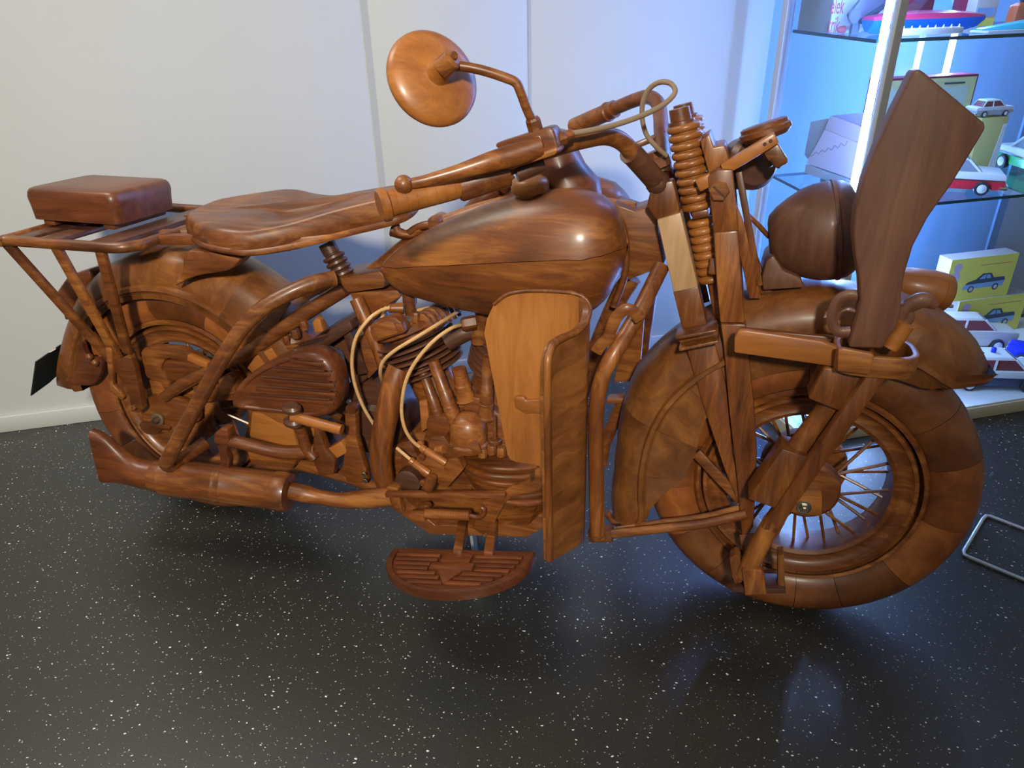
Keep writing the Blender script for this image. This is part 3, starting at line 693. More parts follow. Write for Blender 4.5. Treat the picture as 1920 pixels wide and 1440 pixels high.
# ---------------------------------------------------------------- saddle
near = [(356, 443, -.050), (361, 454, -.090), (380, 466, -.128), (402, 473, -.150), (432, 478, -.154), (470, 481, -.144), (540, 471, -.112), (600, 457, -.090), (660, 442, -.073), (715, 429, -.060), (752, 419, -.046), (770, 410, -.015)]
half = PT(near)
TILT = .10
loop = half+[Vector((p.x, -p.y, p.z+2*TILT*abs(p.y))) for p in half[::-1]]
loop = spline(loop, 3, True)
hgt = [(.05, .038), (.28, .037), (.36, .040), (.46, .044), (.56, .043), (.66, .036)]
def seatprof(s, d, f=0.0):
    out = []
    for q in loop:
        c = Vector((q.x*.75+.25*.36, 0, q.z-TILT*q.y))
        out.append(c+(q-c)*s+Vector((0, 0, d+f*interp(hgt, q.x))))
    return out
B(loft([seatprof(.90, .002), seatprof(.985, 0), seatprof(1.02, .004), seatprof(1.028, .009), seatprof(1.012, .014)]), 'saddle_rim', MID, sharp=60)
B(loft([seatprof(.96, .010), seatprof(.995, .013), seatprof(1.0, .013, .45), seatprof(.985, .013, .72), seatprof(.955, .013, .9), seatprof(.91, .013, 1.0), seatprof(.82, .013, 1.05), seatprof(.55, .013, 1.0), seatprof(.25, .013, .98), seatprof(.04, .013, .98)]), 'saddle', MID, sharp=60)
B(tslab([(352, 470), (440, 482), (446, 492), (424, 508), (380, 515), (350, 524), (326, 537), (342, 505)], -.125, .05, 2), 'saddle_apron', MID, bev=.006)
# nose hinge
TB([(735, 432, -.02), (762, 440, -.02), (780, 428, -.02), (800, 422, -.02), (815, 424, -.02)], [.013, .010, .008, .009, .009], 'saddle_hinge', MID)
B(lathe([(-.03, .012), (-.02, .019), (.02, .019), (.03, .012), (.03, 0)], A(823, 418, 0), Y, 18), 'hinge_pin', MID)
TB([(742, 420, -.03), (748, 436, -.03), (772, 440, -.02), (790, 430, -.02)], .008, 'saddle_hinge', MID)
# seat post with turned spring
p0, p1 = A(612, 455, -.03), A(648, 522, -.03); d = p1-p0; L_ = d.length
prof = [(0, .019), (.28, .019), (.30, .017)]
for i in range(4): b0 = .32+i*.155; prof += [(b0, .0175), (b0+.03, .0245), (b0+.09, .0255), (b0+.13, .0225), (b0+.15, .0175)]
prof += [(.96, .026), (1.0, .026), (1.0, 0)]
B(lathe([(t*L_, r) for t, r in prof], p0, d, 22), 'seat_post', DARK)

# ---------------------------------------------------------------- frame
B(tslab([(622, 522), (648, 520), (712, 508), (722, 520), (720, 540), (652, 550), (640, 535)], -.065, .12), 'seat_lug', MID, bev=.004)
TB([(648, 540, -.05), (600, 570, -.06), (548, 603, -.075), (500, 636, -.085), (452, 668, -.095), (400, 690, -.105), (345, 718, -.11), (308, 745, -.11)], [.017, .017, .017, .016, .015, .014, .014, .014], 'frame_tube', MID)
TB([(636, 520, .05), (560, 560, .06), (470, 640, .085), (360, 720, .10), (300, 760, .10)], .016, 'frame_tube', MID)
rc = TB([(628, 522, -.10), (590, 530, -.13), (545, 548, -.16), (500, 573, -.185), (462, 606, -.20), (430, 650, -.215), (398, 705, -.225), (352, 790, -.235), (318, 855, -.24), (312, 868, -.235), (322, 872, -.215), (350, 855, -.17), (385, 832, -.12)], .0165, 'crash_bar', MID, seg=16)
TB([(640, 530, .10), (545, 560, .16), (440, 650, .21), (375, 770, .23)], .0165, 'crash_bar', MID)
B(tslab([(262, 752), (300, 738), (346, 752), (372, 760), (372, 790), (338, 808), (300, 812), (268, 806)], -.110, .02), 'axle_lug', MID, bev=.004)
B(tslab([(262, 792), (300, 796), (318, 800), (316, 808), (302, 808), (292, 815), (276, 815), (264, 805)], -.118, .02, 2), 'chain_adjuster', MID, bev=.003)
B(tslab([(292, 818), (330, 800), (372, 795), (372, 815), (350, 840), (312, 832)], -.112, .06), 'frame_lug', MID, bev=.004)
# curved brake arm and stay near the rear axle
B(tslab([(264, 660), (282, 650), (335, 652), (352, 660), (386, 678), (392, 690), (370, 688), (318, 672), (306, 680), (302, 692), (312, 710), (318, 722), (310, 735), (300, 718), (275, 708), (270, 690)], -.104, .02, 2), 'brake_arm', MID, bev=.003)
B(tslab([(278, 712), (300, 716), (312, 728), (312, 740), (285, 740)], -.100, .02), 'brake_arm', MID, bev=.004)
B(tslab([(304, 674), (380, 688), (392, 698), (340, 715), (318, 712), (304, 698)], -.096, .05, 2), 'brake_cover', MID, bev=.008)
TBm((355, 668, -.11), (392, 684, -.11), .016, .016, 'brake_rod', LITX)
TBm((322, 734, -.105), (430, 672, -.10), .030, .024, 'frame_stay', MID, bev=.008)
# backbone, neck, down tube
TB([(700, 515, 0), (820, 430, 0), (1000, 380, 0), (1190, 400, 0)], .022, 'backbone', MID)
B(tslab([(1150, 382), (1168, 388), (1190, 396), (1212, 388), (1228, 384), (1244, 500), (1176, 526), (1164, 470)], -.045, .09), 'steering_neck', MID, bev=.003)
TB([(1148, 385, -.035), (1166, 420, -.05), (1174, 465, -.055), (1170, 520, -.055), (1150, 575, -.055)], .007, 'tank_strap', MID)
TB([(1185, 520, 0), (1160, 560, 0), (1125, 640, 0), (1080, 760, 0), (1050, 860, 0), (1035, 940, 0)], .020, 'down_tube', MID)
# skid plate and lower frame
B(tslab([(700, 930), (735, 912), (770, 945), (815, 985), (990, 985), (1032, 945), (1032, 985), (988, 1008), (806, 1002)], -.135, .26), 'skid_plate', MID, bev=.003)
TB([(560, 870, -.06), (640, 890, -.08), (730, 925, -.10), (760, 950, -.10)], .016, 'lower_frame_tube', MID)

# ---------------------------------------------------------------- fuel tanks
ztop = [(.570, .712), (.580, .735), (.60, .755), (.638, .782), (.70, .817), (.762, .846), (.846, .878), (.92, .895), (.98, .897), (1.02, .886), (1.045, .866), (1.062, .83), (1.070, .79)]
zbot = [(.570, .706), (.580, .695), (.60, .680), (.63, .668), (.733, .650), (.82, .643), (.92, .645), (1.0, .662), (1.03, .684), (1.05, .715), (1.065, .755), (1.070, .785)]
wid = [(.570, .006), (.580, .020), (.60, .032), (.65, .049), (.72, .066), (.80, .080), (.88, .090), (.96, .094), (1.01, .088), (1.04, .070), (1.06, .040), (1.070, .012)]
def tank(s):
    xs = [.570, .574, .580, .59, .605, .63, .66, .70, .74, .78, .82, .86, .90, .94, .975, 1.0, 1.02, 1.036, 1.048, 1.058, 1.065, 1.069, 1.0705]
    def half_shell(i0, i1, dz):
        rings = []
        for x in xs:
            zt, zb, w = interp(ztop, x), interp(zbot, x), interp(wid, x); cz, hz = (zt+zb)/2+.012, max((zt-zb)/2, .002)
            ring = []
            for i in range(i0, i1+1):
                a = 2*math.pi*i/40; ca, sa = math.cos(a), math.sin(a)
                y = w*abs(ca)**.80*(1 if ca >= 0 else -1); z = (zt-cz if sa >= 0 else cz-zb)*abs(sa)**.86*(1 if sa >= 0 else -1)
                y *= 1-.18*max(0, sa)                             # narrower shoulder
                ring.append(Vector((x, s*(.072+y), cz+z+dz)))
            rings.append(ring)
        return loft(rings)
    lower = B(half_shell(20, 40, -.0007), 'fuel_tank', MIDT, sharp=70)
    B(half_shell(0, 20, .0007), 'tank_upper_half', MIDT, lower, sharp=70)
    return lower
MIDT = wood('teak_tank', (0.055, 0.014, 0.004), (0.172, 0.050, 0.0085), (0.39, 0.145, 0.026), scale=(2.5, 10, 20), rough=0.42, coat=0.25, vary=0.1)
tk = tank(-1); tank(1)
c0 = A(995, 362, -.08)
B(lathe([(-.02, .024), (.001, .027), (.002, .033), (.006, .0355), (.019, .0355), (.025, .033), (.030, .025), (.0325, .013), (.033, .0)], c0, (-.08, -.05, 1), 28), 'tank_cap', LITX, tk)
c1 = Vector((.86, .085, .885)); B(lathe([(-.02, .022), (.004, .024), (.006, .031), (.014, .035), (.022, .035), (.028, .028), (.028, .0)], c1, (-.08, .05, 1), 24), 'tank_cap', MID, tk)
# instrument console rising between the tanks
ba, bt = A(1065, 348, -.0), A(1036, 262, -.0)
B(loft([[ba+Vector((.075*math.cos(a)*1.05, .062*math.sin(a), -.045-.02*math.cos(a))) for a in [i*math.pi/14 for i in range(28)]],
        [ba+Vector((.065*math.cos(a)-.004, .058*math.sin(a), .012)) for a in [i*math.pi/14 for i in range(28)]],
        [ba*.5+bt*.5+Vector((.048*math.cos(a), .050*math.sin(a), .0)) for a in [i*math.pi/14 for i in range(28)]],
        [bt+Vector((.030*math.cos(a), .042*math.sin(a), .012+.004*math.cos(a))) for a in [i*math.pi/14 for i in range(28)]],
        [bt+Vector((.024*math.cos(a), .036*math.sin(a), .017)) for a in [i*math.pi/14 for i in range(28)]]]), 'instrument_console', RED, sharp=50)
TB([(872, 398, .04), (905, 372, .05), (950, 338, .06)], [.010, .017, .015], 'shift_gate', RED)
B(lathe([(0, .014), (.004, .018), (.03, .018), (.034, .012), (.034, 0)], A(938, 352, .0), (A(952, 336, .02)-A(930, 356, .0)), 18), 'shift_knob', RED)

# ---------------------------------------------------------------- toolbox on the right side
ol = [(455, 738), (462, 715), (485, 690), (520, 668), (560, 651), (600, 644), (630, 654), (649, 680), (657, 714), (652, 746), (634, 763), (600, 766), (540, 758), (480, 752), (460, 748)]
f = spline(T(ol, -.115), 3, True)
tb = B(dome(f, -Y, [(.97, 0), (1.0, .004), (1.0, .030), (.985, .041), (.95, .048), (.90, .052), (.84, .052), (.80, .048), (.4, .048), (.02, .048)]), 'tool_box', RED, sharp=45)
for i, ((ax, ay), (cx, cy)) in enumerate((((541, 675), (606, 682)), ((512, 692), (622, 701)), ((490, 710), (630, 721)), ((476, 727), (632, 739)), ((468, 743), (628, 754)))):
    B(beam(A(ax+4, ay+2, -.166), A(cx-2, cy+2, -.166), .0085, .006), 'rib', RED, tb, bev=.002)
    B(beam(A(ax, ay-5, -.165), A(cx, cy-5, -.165), .0035, .004), 'groove_strip', DARK, tb)
# ---------------------------------------------------------------- gearbox region
B(tslab([(432, 742), (455, 722), (500, 745), (592, 808), (588, 820), (520, 792)], -.098, .02), 'chain_guard', LITX, bev=.003)
TBm((372, 735, -.09), (440, 730, -.09), .045, .03, 'chain_guard_arm', MID, bev=.004)
B(tslab([(408, 712), (428, 702), (440, 712), (440, 740), (410, 745)], -.11, .04), 'chain_guard_block', MID, bev=.006)
B(tslab([(462, 690), (478, 668), (508, 652), (520, 670), (480, 705)], -.09, .04), 'frame_gusset', LITX, bev=.003)
B(tslab([(500, 650), (525, 630), (542, 646), (560, 646), (555, 660), (510, 672)], -.08, .06), 'battery_bracket', MID, bev=.003)
B(tslab([(470, 772), (505, 776), (548, 802), (562, 850), (540, 858), (482, 850), (466, 820)], -.07, .12), 'gearbox', LITX, bev=.008)
B(tslab([(560, 800), (600, 800), (620, 850), (625, 890), (570, 870)], -.06, .12), 'gearbox_cover', MID, bev=.01)
B(tslab([(462, 845), (565, 850), (548, 880), (470, 872)], -.10, .14), 'gearbox_foot', MID, bev=.006)
B(lathe([(0, .085), (.02, .095), (.10, .095), (.11, .08), (.11, 0)], A(690, 790, -.055), Y, 40), 'clutch_drum', DARK)
B(lathe([(0, .04), (.012, .05), (.016, .05), (.016, 0)], A(700, 800, -.075), Y, 30), 'clutch_hub', DARK)
# oil tank, fittings
B(tslab([(556, 668), (590, 632), (668, 590), (690, 640), (700, 700), (660, 735), (640, 660), (600, 642)], -.055, .13), 'oil_tank', DARK, bev=.012, segs=3)
B(tslab([(545, 655), (600, 640), (655, 600), (662, 618), (612, 652), (565, 668)], -.095, .05), 'oil_tank_lid', DARK, bev=.006)
for px, py, r_ in ((555, 628, .011), (572, 612, .010), (540, 640, .009)): bolt(A(px, py+4, -.075), (0, -.2, 1), r_, .022, MID, None, 'bolt_cap', 6)
B(tslab([(585, 605), (592, 596), (600, 600), (606, 622), (590, 624)], -.10, .02), 'bracket_link', LITX, bev=.002)
TBm((500, 620, -.09), (535, 560, -.05), .03, .012, 'frame_brace', MID)
B(tslab([(640, 620), (652, 612), (690, 700), (668, 705)], -.085, .03), 'battery_strap', DARK, bev=.003)
B(tslab([(672, 632), (690, 628), (708, 692), (690, 712)], -.08, .03), 'battery_strap', MID, bev=.003)
# kick starter and foot levers
for dy_ in (0, 25): B(lathe([(-.010, .0), (-.010, .015), (-.004, .021), (.004, .021), (.010, .015), (.010, 0)], A(547+dy_*.1, 766+dy_, -.19), (0.1, -.25, 1), 20, up=(1, 0, 0), sx=.8), 'pedal_cap', DARK)
p0, p1 = A(548, 781, -.19), A(641, 806, -.19)
B(lathe([(0, .0115)]+[((p1-p0).length*t/12, .0115 if t % 2 else .0122) for t in range(1, 12)]+[((p1-p0).length, .0115), ((p1-p0).length, 0)], p0, p1-p0, 16), 'kick_pedal', LITX)
TB([(555, 788, -.165), (566, 812, -.15), (575, 840, -.14), (590, 860, -.14)], .013, 'kick_arm', MID)
B(tslab([(588, 800), (600, 815), (612, 845), (628, 862), (626, 890), (598, 892), (588, 870), (585, 845)], -.135, .025), 'kick_lever', MID, bev=.005)
B(tslab([(645, 775), (666, 772), (668, 822), (676, 850), (686, 880), (690, 903), (672, 907), (650, 905), (640, 880), (648, 830)], -.125, .024), 'foot_lever', MID, bev=.005)
B(lathe([(0, .012), (.026, .012), (.028, .009), (.028, .006)], A(657, 768, -.13), Y, 20), 'lever_eye', MID)
TBm((600, 762, -.11), (640, 785, -.11), .014, .012, 'shift_rod', MID)
TBm((630, 830, -.11), (645, 850, -.11), .05, .03, 'gearbox_bolt_block', LITX, bev=.004)
for px, py in ((684, 888), (686, 900), (655, 752)): bolt(A(px, py, -.128), -Y, .006, .006, STEEL, None, 'bolt')
# pipe beside the muffler with its clamp
TB([(412, 822, -.17), (450, 830, -.165), (512, 845, -.15), (550, 848, -.14), (592, 845, -.13)], [.015, .015, .015, .0165, .0165], 'brake_pipe', MID)
B(tslab([(400, 815), (412, 804), (426, 806), (429, 825), (424, 835), (400, 832)], -.185, .03), 'pipe_clamp', RED, bev=.005)
B(tslab([(406, 834), (426, 836), (424, 850), (430, 862), (428, 882), (408, 880), (412, 860)], -.18, .02), 'muffler_strap', RED, bev=.004)
# ---------------------------------------------------------------- exhaust
m0, m1 = A(288, 892, -.205), A(545, 923, -.17); dm = (m1-m0); Lm = dm.length
mf = B(lathe([(0, .034), (.006, .038), (.03, .038), (.032, .0435), (.165*1, .0445), (.167, .0455), (.172, .0455), (.174, .0445), (.186, .0445), (.188, .0455), (.192, .0455), (.194, .0445), (Lm-.04, .0445), (Lm-.036, .0468), (Lm-.012, .0468), (Lm-.002, .043), (Lm, .030), (Lm, 0)], m0, dm, 36), 'muffler', MID, sharp=35)
dmn = dm.normalized(); up_ = Vector((0, 0, 1)); up_ = (up_-dmn*up_.dot(dmn)).normalized(); sd_ = dmn.cross(up_)
secs = []
for u, hz0, hz1, hy, e in ((0.012, .036, .036, .036, 1.0), (-.03, .036, .034, .034, 1.0), (-.058, .046, .031, .028, .9), (-.088, .070, .030, .022, .75), (-.116, .094, .029, .018, .6), (-.140, .106, .030, .0165, .5), (-.160, .110, .031, .016, .4)):
    ring = []
    for i in range(28):
        a = 2*math.pi*i/28; ca, sa = math.cos(a), math.sin(a)
        ring.append(m0+dmn*u*.86+sd_*(hy*abs(ca)**e*(1 if ca >= 0 else -1))+up_*((hz0 if sa > 0 else hz1)*abs(sa)**e*(1 if sa >= 0 else -1)))
    secs.append(ring)
B(loft(secs), 'fishtail', RED, mf, sharp=50)
for k in (-.2, .1, .38): B(ball(m0-dmn*.139+up_*(.028+k*.06)-sd_*.0, .008), 'rivet', DARK, mf)
TB([(545, 920, -.17), (572, 926, -.165), (600, 932, -.16), (640, 938, -.155), (690, 935, -.15), (738, 930, -.145)], [.020, .021, .017, .018, .023, .023], 'exhaust_pipe', MID, seg=18)
TB([(750, 690, -.105), (738, 722, -.12), (728, 765, -.13), (718, 815, -.135), (714, 850, -.135), (716, 880, -.13), (728, 915, -.115), (745, 935, -.10)], [.026, .026, .0255, .0255, .025, .0245, .022, .02], 'exhaust_header', MIDZ, seg=20)
# ---------------------------------------------------------------- engine
cc_ = Vector((.745, 0, .315))
B(rev([(-.085, .004), (-.085, .10), (-.075, .125), (.075, .125), (.085, .10), (.085, .004)], cc_, 44), 'crankcase', MID)
def cylinder(base, dr, s0, n, sp, rf, rb, mat):
    d = Vector(dr).normalized()
    cy = B(lathe([(0, rb), (s0+n*sp+.004, rb), (s0+n*sp+.004, 0)], base, d, 28), 'cylinder_barrel', MID)
    for i in range(n):
        r_ = rf*(1-.02*abs(i-n/2))
        B(lathe([(0, rb-.002), (0, r_-.003), (.002, r_), (sp*.45, r_), (sp*.55, r_-.003), (sp*.62, rb-.002)], Vector(base)+d*(s0+i*sp), d, 36), 'cooling_fin', mat, cy)
    return cy, d
DF = wood('dark_fin_wood', (0.060, 0.022, 0.012), (0.11, 0.040, 0.020), (0.16, 0.058, 0.028), vary=0.25)
dr0 = Vector((-.38, 0, .925)).normalized()
rb_ = A(787, 655, -.03)-dr0*.150
cyr, dr = cylinder(rb_, dr0, .105, 7, .0128, .092, .052, DF)
hb = rb_+dr*.199
B(lathe([(0, .066), (.004, .074), (.016, .074), (.02, .066), (.02, 0)], hb, dr, 32), 'cylinder_head', MID, cyr)
ux = Vector((dr.z, 0, -dr.x))
c = hb+dr*.016
pr = [c+ux*(.078*x/2)+dr*(.040*z)+Vector((0, -.0945, 0)) for x, z in ((-1, 0), (-1, .6), (-.8, .9), (-.5, 1), (.5, 1), (.8, .9), (1, .6), (1, 0))]
B(slab(pr, (0, .034, 0)), 'head_cover', MID, cyr, bev=.004)
for k in range(7):
    u = k/6; c = A(790+u*52, 612-u*32, -.07+.10*u)
    pr = [c+ux*(.046*x/2)+dr*(.028*z) for x, z in ((-1, -.8), (-1, .35), (-.75, .8), (-.4, 1), (.4, 1), (.75, .8), (1, .35), (1, -.8))]
    B(slab(pr, (0, .010, 0)), 'head_fin', MID, cyr, bev=.003)
c = hb+dr*.036+Vector((0, -.0945, 0))
B(slab([c+ux*(.05*x/2)+dr*(.026*z) for x, z in ((-1, -.6), (-1, .3), (-.6, .6), (.6, .6), (1, .3), (1, -.6))], (0, -.004, 0)), 'head_panel', MID, cyr, bev=.0015)
fb_ = Vector((.765, -.01, .395))
cyf, df = cylinder(fb_, (.36, 0, .93), .10, 7, .0135, .080, .05, DF)
B(lathe([(0, .07), (.004, .076), (.035, .07), (.05, .04), (.05, 0)], fb_+df*.20, df, 30), 'cylinder_head', DF, cyf)
# push rod tubes
def pushrod(p0, p1, r_):
    p0, p1 = A(*p0), A(*p1); d = p1-p0; L = d.length
    B(lathe([(0, r_*.85), (L*.5, r_*.9), (L*.51, r_*.97), (L*.53, r_*.97), (L*.54, r_*1.02), (L*.76, r_*1.02), (L*.77, r_*1.12), (L*.98, r_*1.12), (L, r_*1.3), (L*1.03, r_*1.3), (L*1.03, 0)], p0, d, 18), 'push_rod_tube', MID)
pushrod((790, 690, -.095), (826, 790, -.105), .0125); pushrod((812, 676, -.105), (853, 786, -.115), .0145)
pushrod((860, 690, -.09), (874, 748, -.09), .018); pushrod((915, 668, -.10), (911, 782, -.10), .014)
B(tslab([(800, 785), (858, 780), (862, 800), (840, 812), (806, 816), (798, 800)], -.125, .07), 'tappet_block', MID, bev=.004)
B(tslab([(785, 752), (800, 750), (806, 800), (790, 812)], -.11, .03), 'tappet_guide', LITX, bev=.003)
B(tslab([(870, 742), (905, 748), (906, 775), (868, 778)], -.10, .09), 'cylinder_base', MID, bev=.003)
# intake pipe between the cylinders and valve fittings
p0 = A(768, 560, -.055); B(lathe([(0, .011), (.018, .011), (.019, .015), (.045, .015), (.046, .012), (.07, .012), (.07, 0)], p0+Vector((0, 0, .035)), (0, 0, -1), 18), 'intake_cap', MID)
p0, p1 = A(757, 578, -.06), A(728, 578, -.07); L = (p1-p0).length; B(lathe([(0, .012), (L*.5, .012), (L*.51, .0095), (L*.8, .0095), (L*.82, .0105), (L, .008), (L, 0)], p0, p1-p0, 14), 'plug_cap', MID)
TB([(838, 640, -.07), (872, 622, -.06), (905, 608, -.04)], .021, 'intake_manifold', DARK)
p0 = A(892, 604, -.075); bolt(p0, (-.8, -.4, -.1), .015, .03, MID, None, 'plug_cap', 6)
B(lathe([(0, .0), (0, .014), (.03, .014), (.032, .018), (.05, .018), (.05, 0)], A(898, 600, -.06), (0, 0, -1), 18), 'intake_cap', MID)
bolt(A(905, 580, -.05)+Vector((0, 0, .02)), (0, 0, -1), .016, .05, MID, None, 'intake_cap', 20)
bolt(A(779, 602, -.07), (.1, 0, 1), .010, .02, MID, None, 'rocker_bolt', 8)
B(tslab([(655, 548), (745, 544), (752, 556), (730, 570), (712, 590), (700, 604), (672, 590), (662, 565)], -.05, .09), 'frame_bracket', MID, bev=.003)
TB([(668, 560, -.06), (695, 620, -.07), (722, 686, -.075)], .0155, 'seat_tube', MIDZ)
# valve dome on the timing side
dc = A(879, 836, -.115)
B(lathe([(0, .043), (.012, .044), (.016, .040), (.045, .040), (.062, .036), (.074, .026), (.080, .013), (.081, 0)], dc, (0, 0, 1), 30), 'timer_dome', MID)
TBm((828, 850, -.15), (900, 838, -.15), .006, .03, 'dome_bracket', MID, up=(0, 0, 1))
bolt(A(928, 822, -.13), (0, 0, 1), .004, .055, MID, None, 'rod', 10); bolt(A(928, 830, -.13), (0, 0, 1), .014, .008, MID, None, 'rod_base', 20)
for px, py in ((905, 848), (922, 842), (940, 846)): bolt(A(px, py+8, -.135), (0, 0, 1), .010, .02, MID, None, 'bolt', 8)
# ribbed timing case
for i in range(6):
    z = .318-i*.0165; w = 1+.05*math.sin(i*1.1)
    ring = lambda s, dz: [Vector((.845+.125*w*s*math.cos(a)+.004*i, -.045+.098*w*s*math.sin(a), z+dz+.012*math.cos(a))) for a in [k*math.pi/20 for k in range(40)]]
    B(loft([ring(.9, -.011), ring(.97, -.009), ring(1, -.004), ring(1, .001), ring(.97, .004), ring(.9, .005)]), 'case_rib', MID)
B(tslab([(760, 820), (812, 800), (880, 835), (930, 850), (1010, 900), (960, 960), (800, 985), (748, 935)], -.085, .16), 'timing_case', MID, bev=.008)
B(tslab([(804, 822), (832, 818), (846, 840), (870, 880), (838, 916), (820, 906), (800, 872)], -.145, .03), 'timer_plate', MID, bev=.003)
B(lathe([(0, .034), (.012, .036), (.016, .030), (.016, 0)], A(812, 868, -.13), -Y, 26), 'timer_cover', MID)
B(lathe([(0, .03), (.035, .03), (.038, .024), (.038, 0)], A(775, 890, -.10), -Y, 22), 'oil_pump', DARK)
B(tslab([(750, 830), (768, 826), (784, 858), (786, 892), (752, 895)], -.11, .04), 'pump_housing', MID, bev=.004)
B(tslab([(712, 850), (745, 838), (790, 905), (762, 930), (720, 905)], -.08, .06), 'pump_base', MID, bev=.006)
for a, c, r_ in (((788, 838, -.16), (836, 868, -.16), .0085), ((768, 862, -.16), (804, 888, -.16), .0085)):
    p0, p1 = A(*a), A(*c); L = (p1-p0).length
    B(lathe([(0, r_*.7), (L*.05, r_), (L*.18, r_), (L*.2, r_*.85), (L*.24, r_), (L, r_*1.05), (L, 0)], p0, p1-p0, 16), 'plug_connector', LITX)
bolt(A(803, 914, -.165), A(814, 884, -.17)-A(803, 914, -.165), .0125, .036, MID, None, 'cable_socket', 18)
for px, py in ((793, 855), (795, 903), (822, 845), (828, 850), (790, 830)): bolt(A(px, py, -.15), -Y, .008, .010, MID, None, 'bolt', 8)
B(lathe([(-.01, .0), (-.01, .010), (.012, .010), (.012, 0)], A(826, 843, -.16), (1, -.3, .4), 12), 'timer_eye', MID)
# ---------------------------------------------------------------- pale cables
for pts in ([(730, 577, -.075), (712, 583, -.09), (690, 600, -.11), (668, 632, -.125), (660, 672, -.13), (664, 715, -.13), (680, 760, -.12), (705, 803, -.10)],
            [(864, 581, -.03), (830, 602, -.10), (785, 630, -.145), (742, 656, -.155), (718, 678, -.15), (713, 700, -.14), (718, 718, -.10)],
            [(870, 608, -.075), (845, 616, -.12), (810, 642, -.15), (778, 680, -.165), (760, 718, -.17), (753, 765, -.17), (758, 800, -.17), (772, 825, -.165), (792, 842, -.16)],
            [(744, 840, -.145), (770, 862, -.16)],
            [(706, 613, -.085), (728, 600, -.08), (760, 588, -.05), (800, 578, -.02), (838, 573, .0)],
            [(712, 606, -.06), (722, 580, -.05), (726, 567, -.04)], [(782, 583, -.02), (810, 578, .0), (838, 578, .02)]):
    cb = TB(pts, .0038, 'cable', PALE, seg=8, k=5); cb['label'] = 'pale bent wooden cable'
# ---------------------------------------------------------------- levers, spring and foot board
TBm((724, 926, -.165), (949, 927, -.165), .012, .016, 'foot_bar', MID, bev=.003)
B(tslab([(722, 914), (735, 912), (746, 918), (752, 950), (756, 962), (735, 950)], -.155, .03), 'frame_foot', MID, bev=.004)
B(tslab([(1004, 880), (1024, 872), (1024, 905), (1012, 918), (985, 926), (962, 930), (945, 946), (925, 985), (906, 1004), (884, 990), (898, 962), (905, 938), (930, 932), (958, 914), (985, 905)], -.16, .014, 0), 'brake_bracket', MID, bev=.003)
B(tslab([(995, 888), (1002, 884), (1002, 900), (994, 904)], -.163, .004), 'bracket_slot', DARK)
p0, p1 = A(798, 963, -.165), A(882, 966, -.165); L = (p1-p0).length; pr = [(0, .013)]
for i in range(22): t = L*(i+.5)/22; pr += [(t-.0012, .0105), (t+.0008, .0128)]
spg = B(lathe(pr+[(L, .011), (L, 0)], p0, p1-p0, 18), 'return_spring', MID)
TBm((770, 966, -.165), (800, 966, -.165), .022, .026, 'spring_block', MID, bev=.006)
TB([(880, 966, -.165), (895, 970, -.168), (905, 966, -.17), (908, 956, -.17), (902, 951, -.17)], .006, 'spring_hook', MID)
B(tslab([(780, 950), (800, 948), (806, 955), (790, 962)], -.15, .02), 'spring_lug', MID, bev=.003)
fa, fbp = A(737, 1027, -.255), A(1003, 1034, -.255)
ud = fbp-fa; un = ud.cross(Y).normalized(); un = un if un.z > 0 else -un
FBW = .135
def FBp(u, v, h=0): return fa+ud*u-Y*(v*FBW)+un*h
o_ = []
for i in range(25):
    a = math.pi*i/24; o_.append((.5-.5*math.cos(a), max(0, math.sin(a))**.9))
o_ = [(0.0, 0.0)]+[(u, .10+.90*v) for u, v in o_]+[(1.0, 0.0)]
out = [FBp(u, v) for u, v in o_]
cfb = FBp(.5, .45)
fbd = B(dome(out, un, [(.96, -.024), (.99, -.022), (1, -.014), (1, -.004), (.985, 0), (.90, .001), (.89, -.003), (.01, -.003)], c=cfb), 'foot_board', RED, sharp=35)
for i, v in enumerate((.13, .235, .34, .445, .55, .655, .76)):
    hwid = math.sqrt(max(0, 1-((v-.05)/.86)**2))*.44
    em = .125 if v < .30 else (.16 if v < .5 else .11-.10*(v-.5)/.26)
    for s in (-1, 1):
        if hwid-em > .03:
            B(slab([FBp(.5+s*em, v, -.003), FBp(.5+s*hwid, v, -.003), FBp(.5+s*(hwid-.005), v+.072, -.003), FBp(.5+s*em, v+.072, -.003)], un*.005), 'tread_rib', RED, fbd, bev=.001)
sh = [(-.10, .14), (-.06, .10), (0, .085), (.06, .10), (.10, .14), (.10, .30), (.075, .56), (.0, .83), (-.075, .56), (-.10, .30)]
B(slab([FBp(.5+a, v, -.003) for a, v in sh], un*.005), 'emblem_shield', RED, fbd, bev=.001)
B(slab([FBp(.5+a, v, -.003) for a, v in ((-.145, .36), (.145, .36), (.145, .52), (-.145, .52))], un*.0075), 'emblem_bar', RED, fbd, bev=.001)
for px in (868, 925):
    B(beam(A(px, 990, -.15), FBp((px-740)/268, .12, -.02), .044, .02, w1=.055, up=(1, 0, 0)), 'foot_board_support', MID, bev=.003)
pf_ = RLI @ Wz(900, 1104, 0.0)
sp = B(beam(A(886, 996, -.12), pf_, .05, .006, up=(1, .2, 0)), 'prop_plate', plain('dull_steel', (.30, .33, .33), .45, .5)); sp['label'] = 'grey steel prop plate under the foot board'
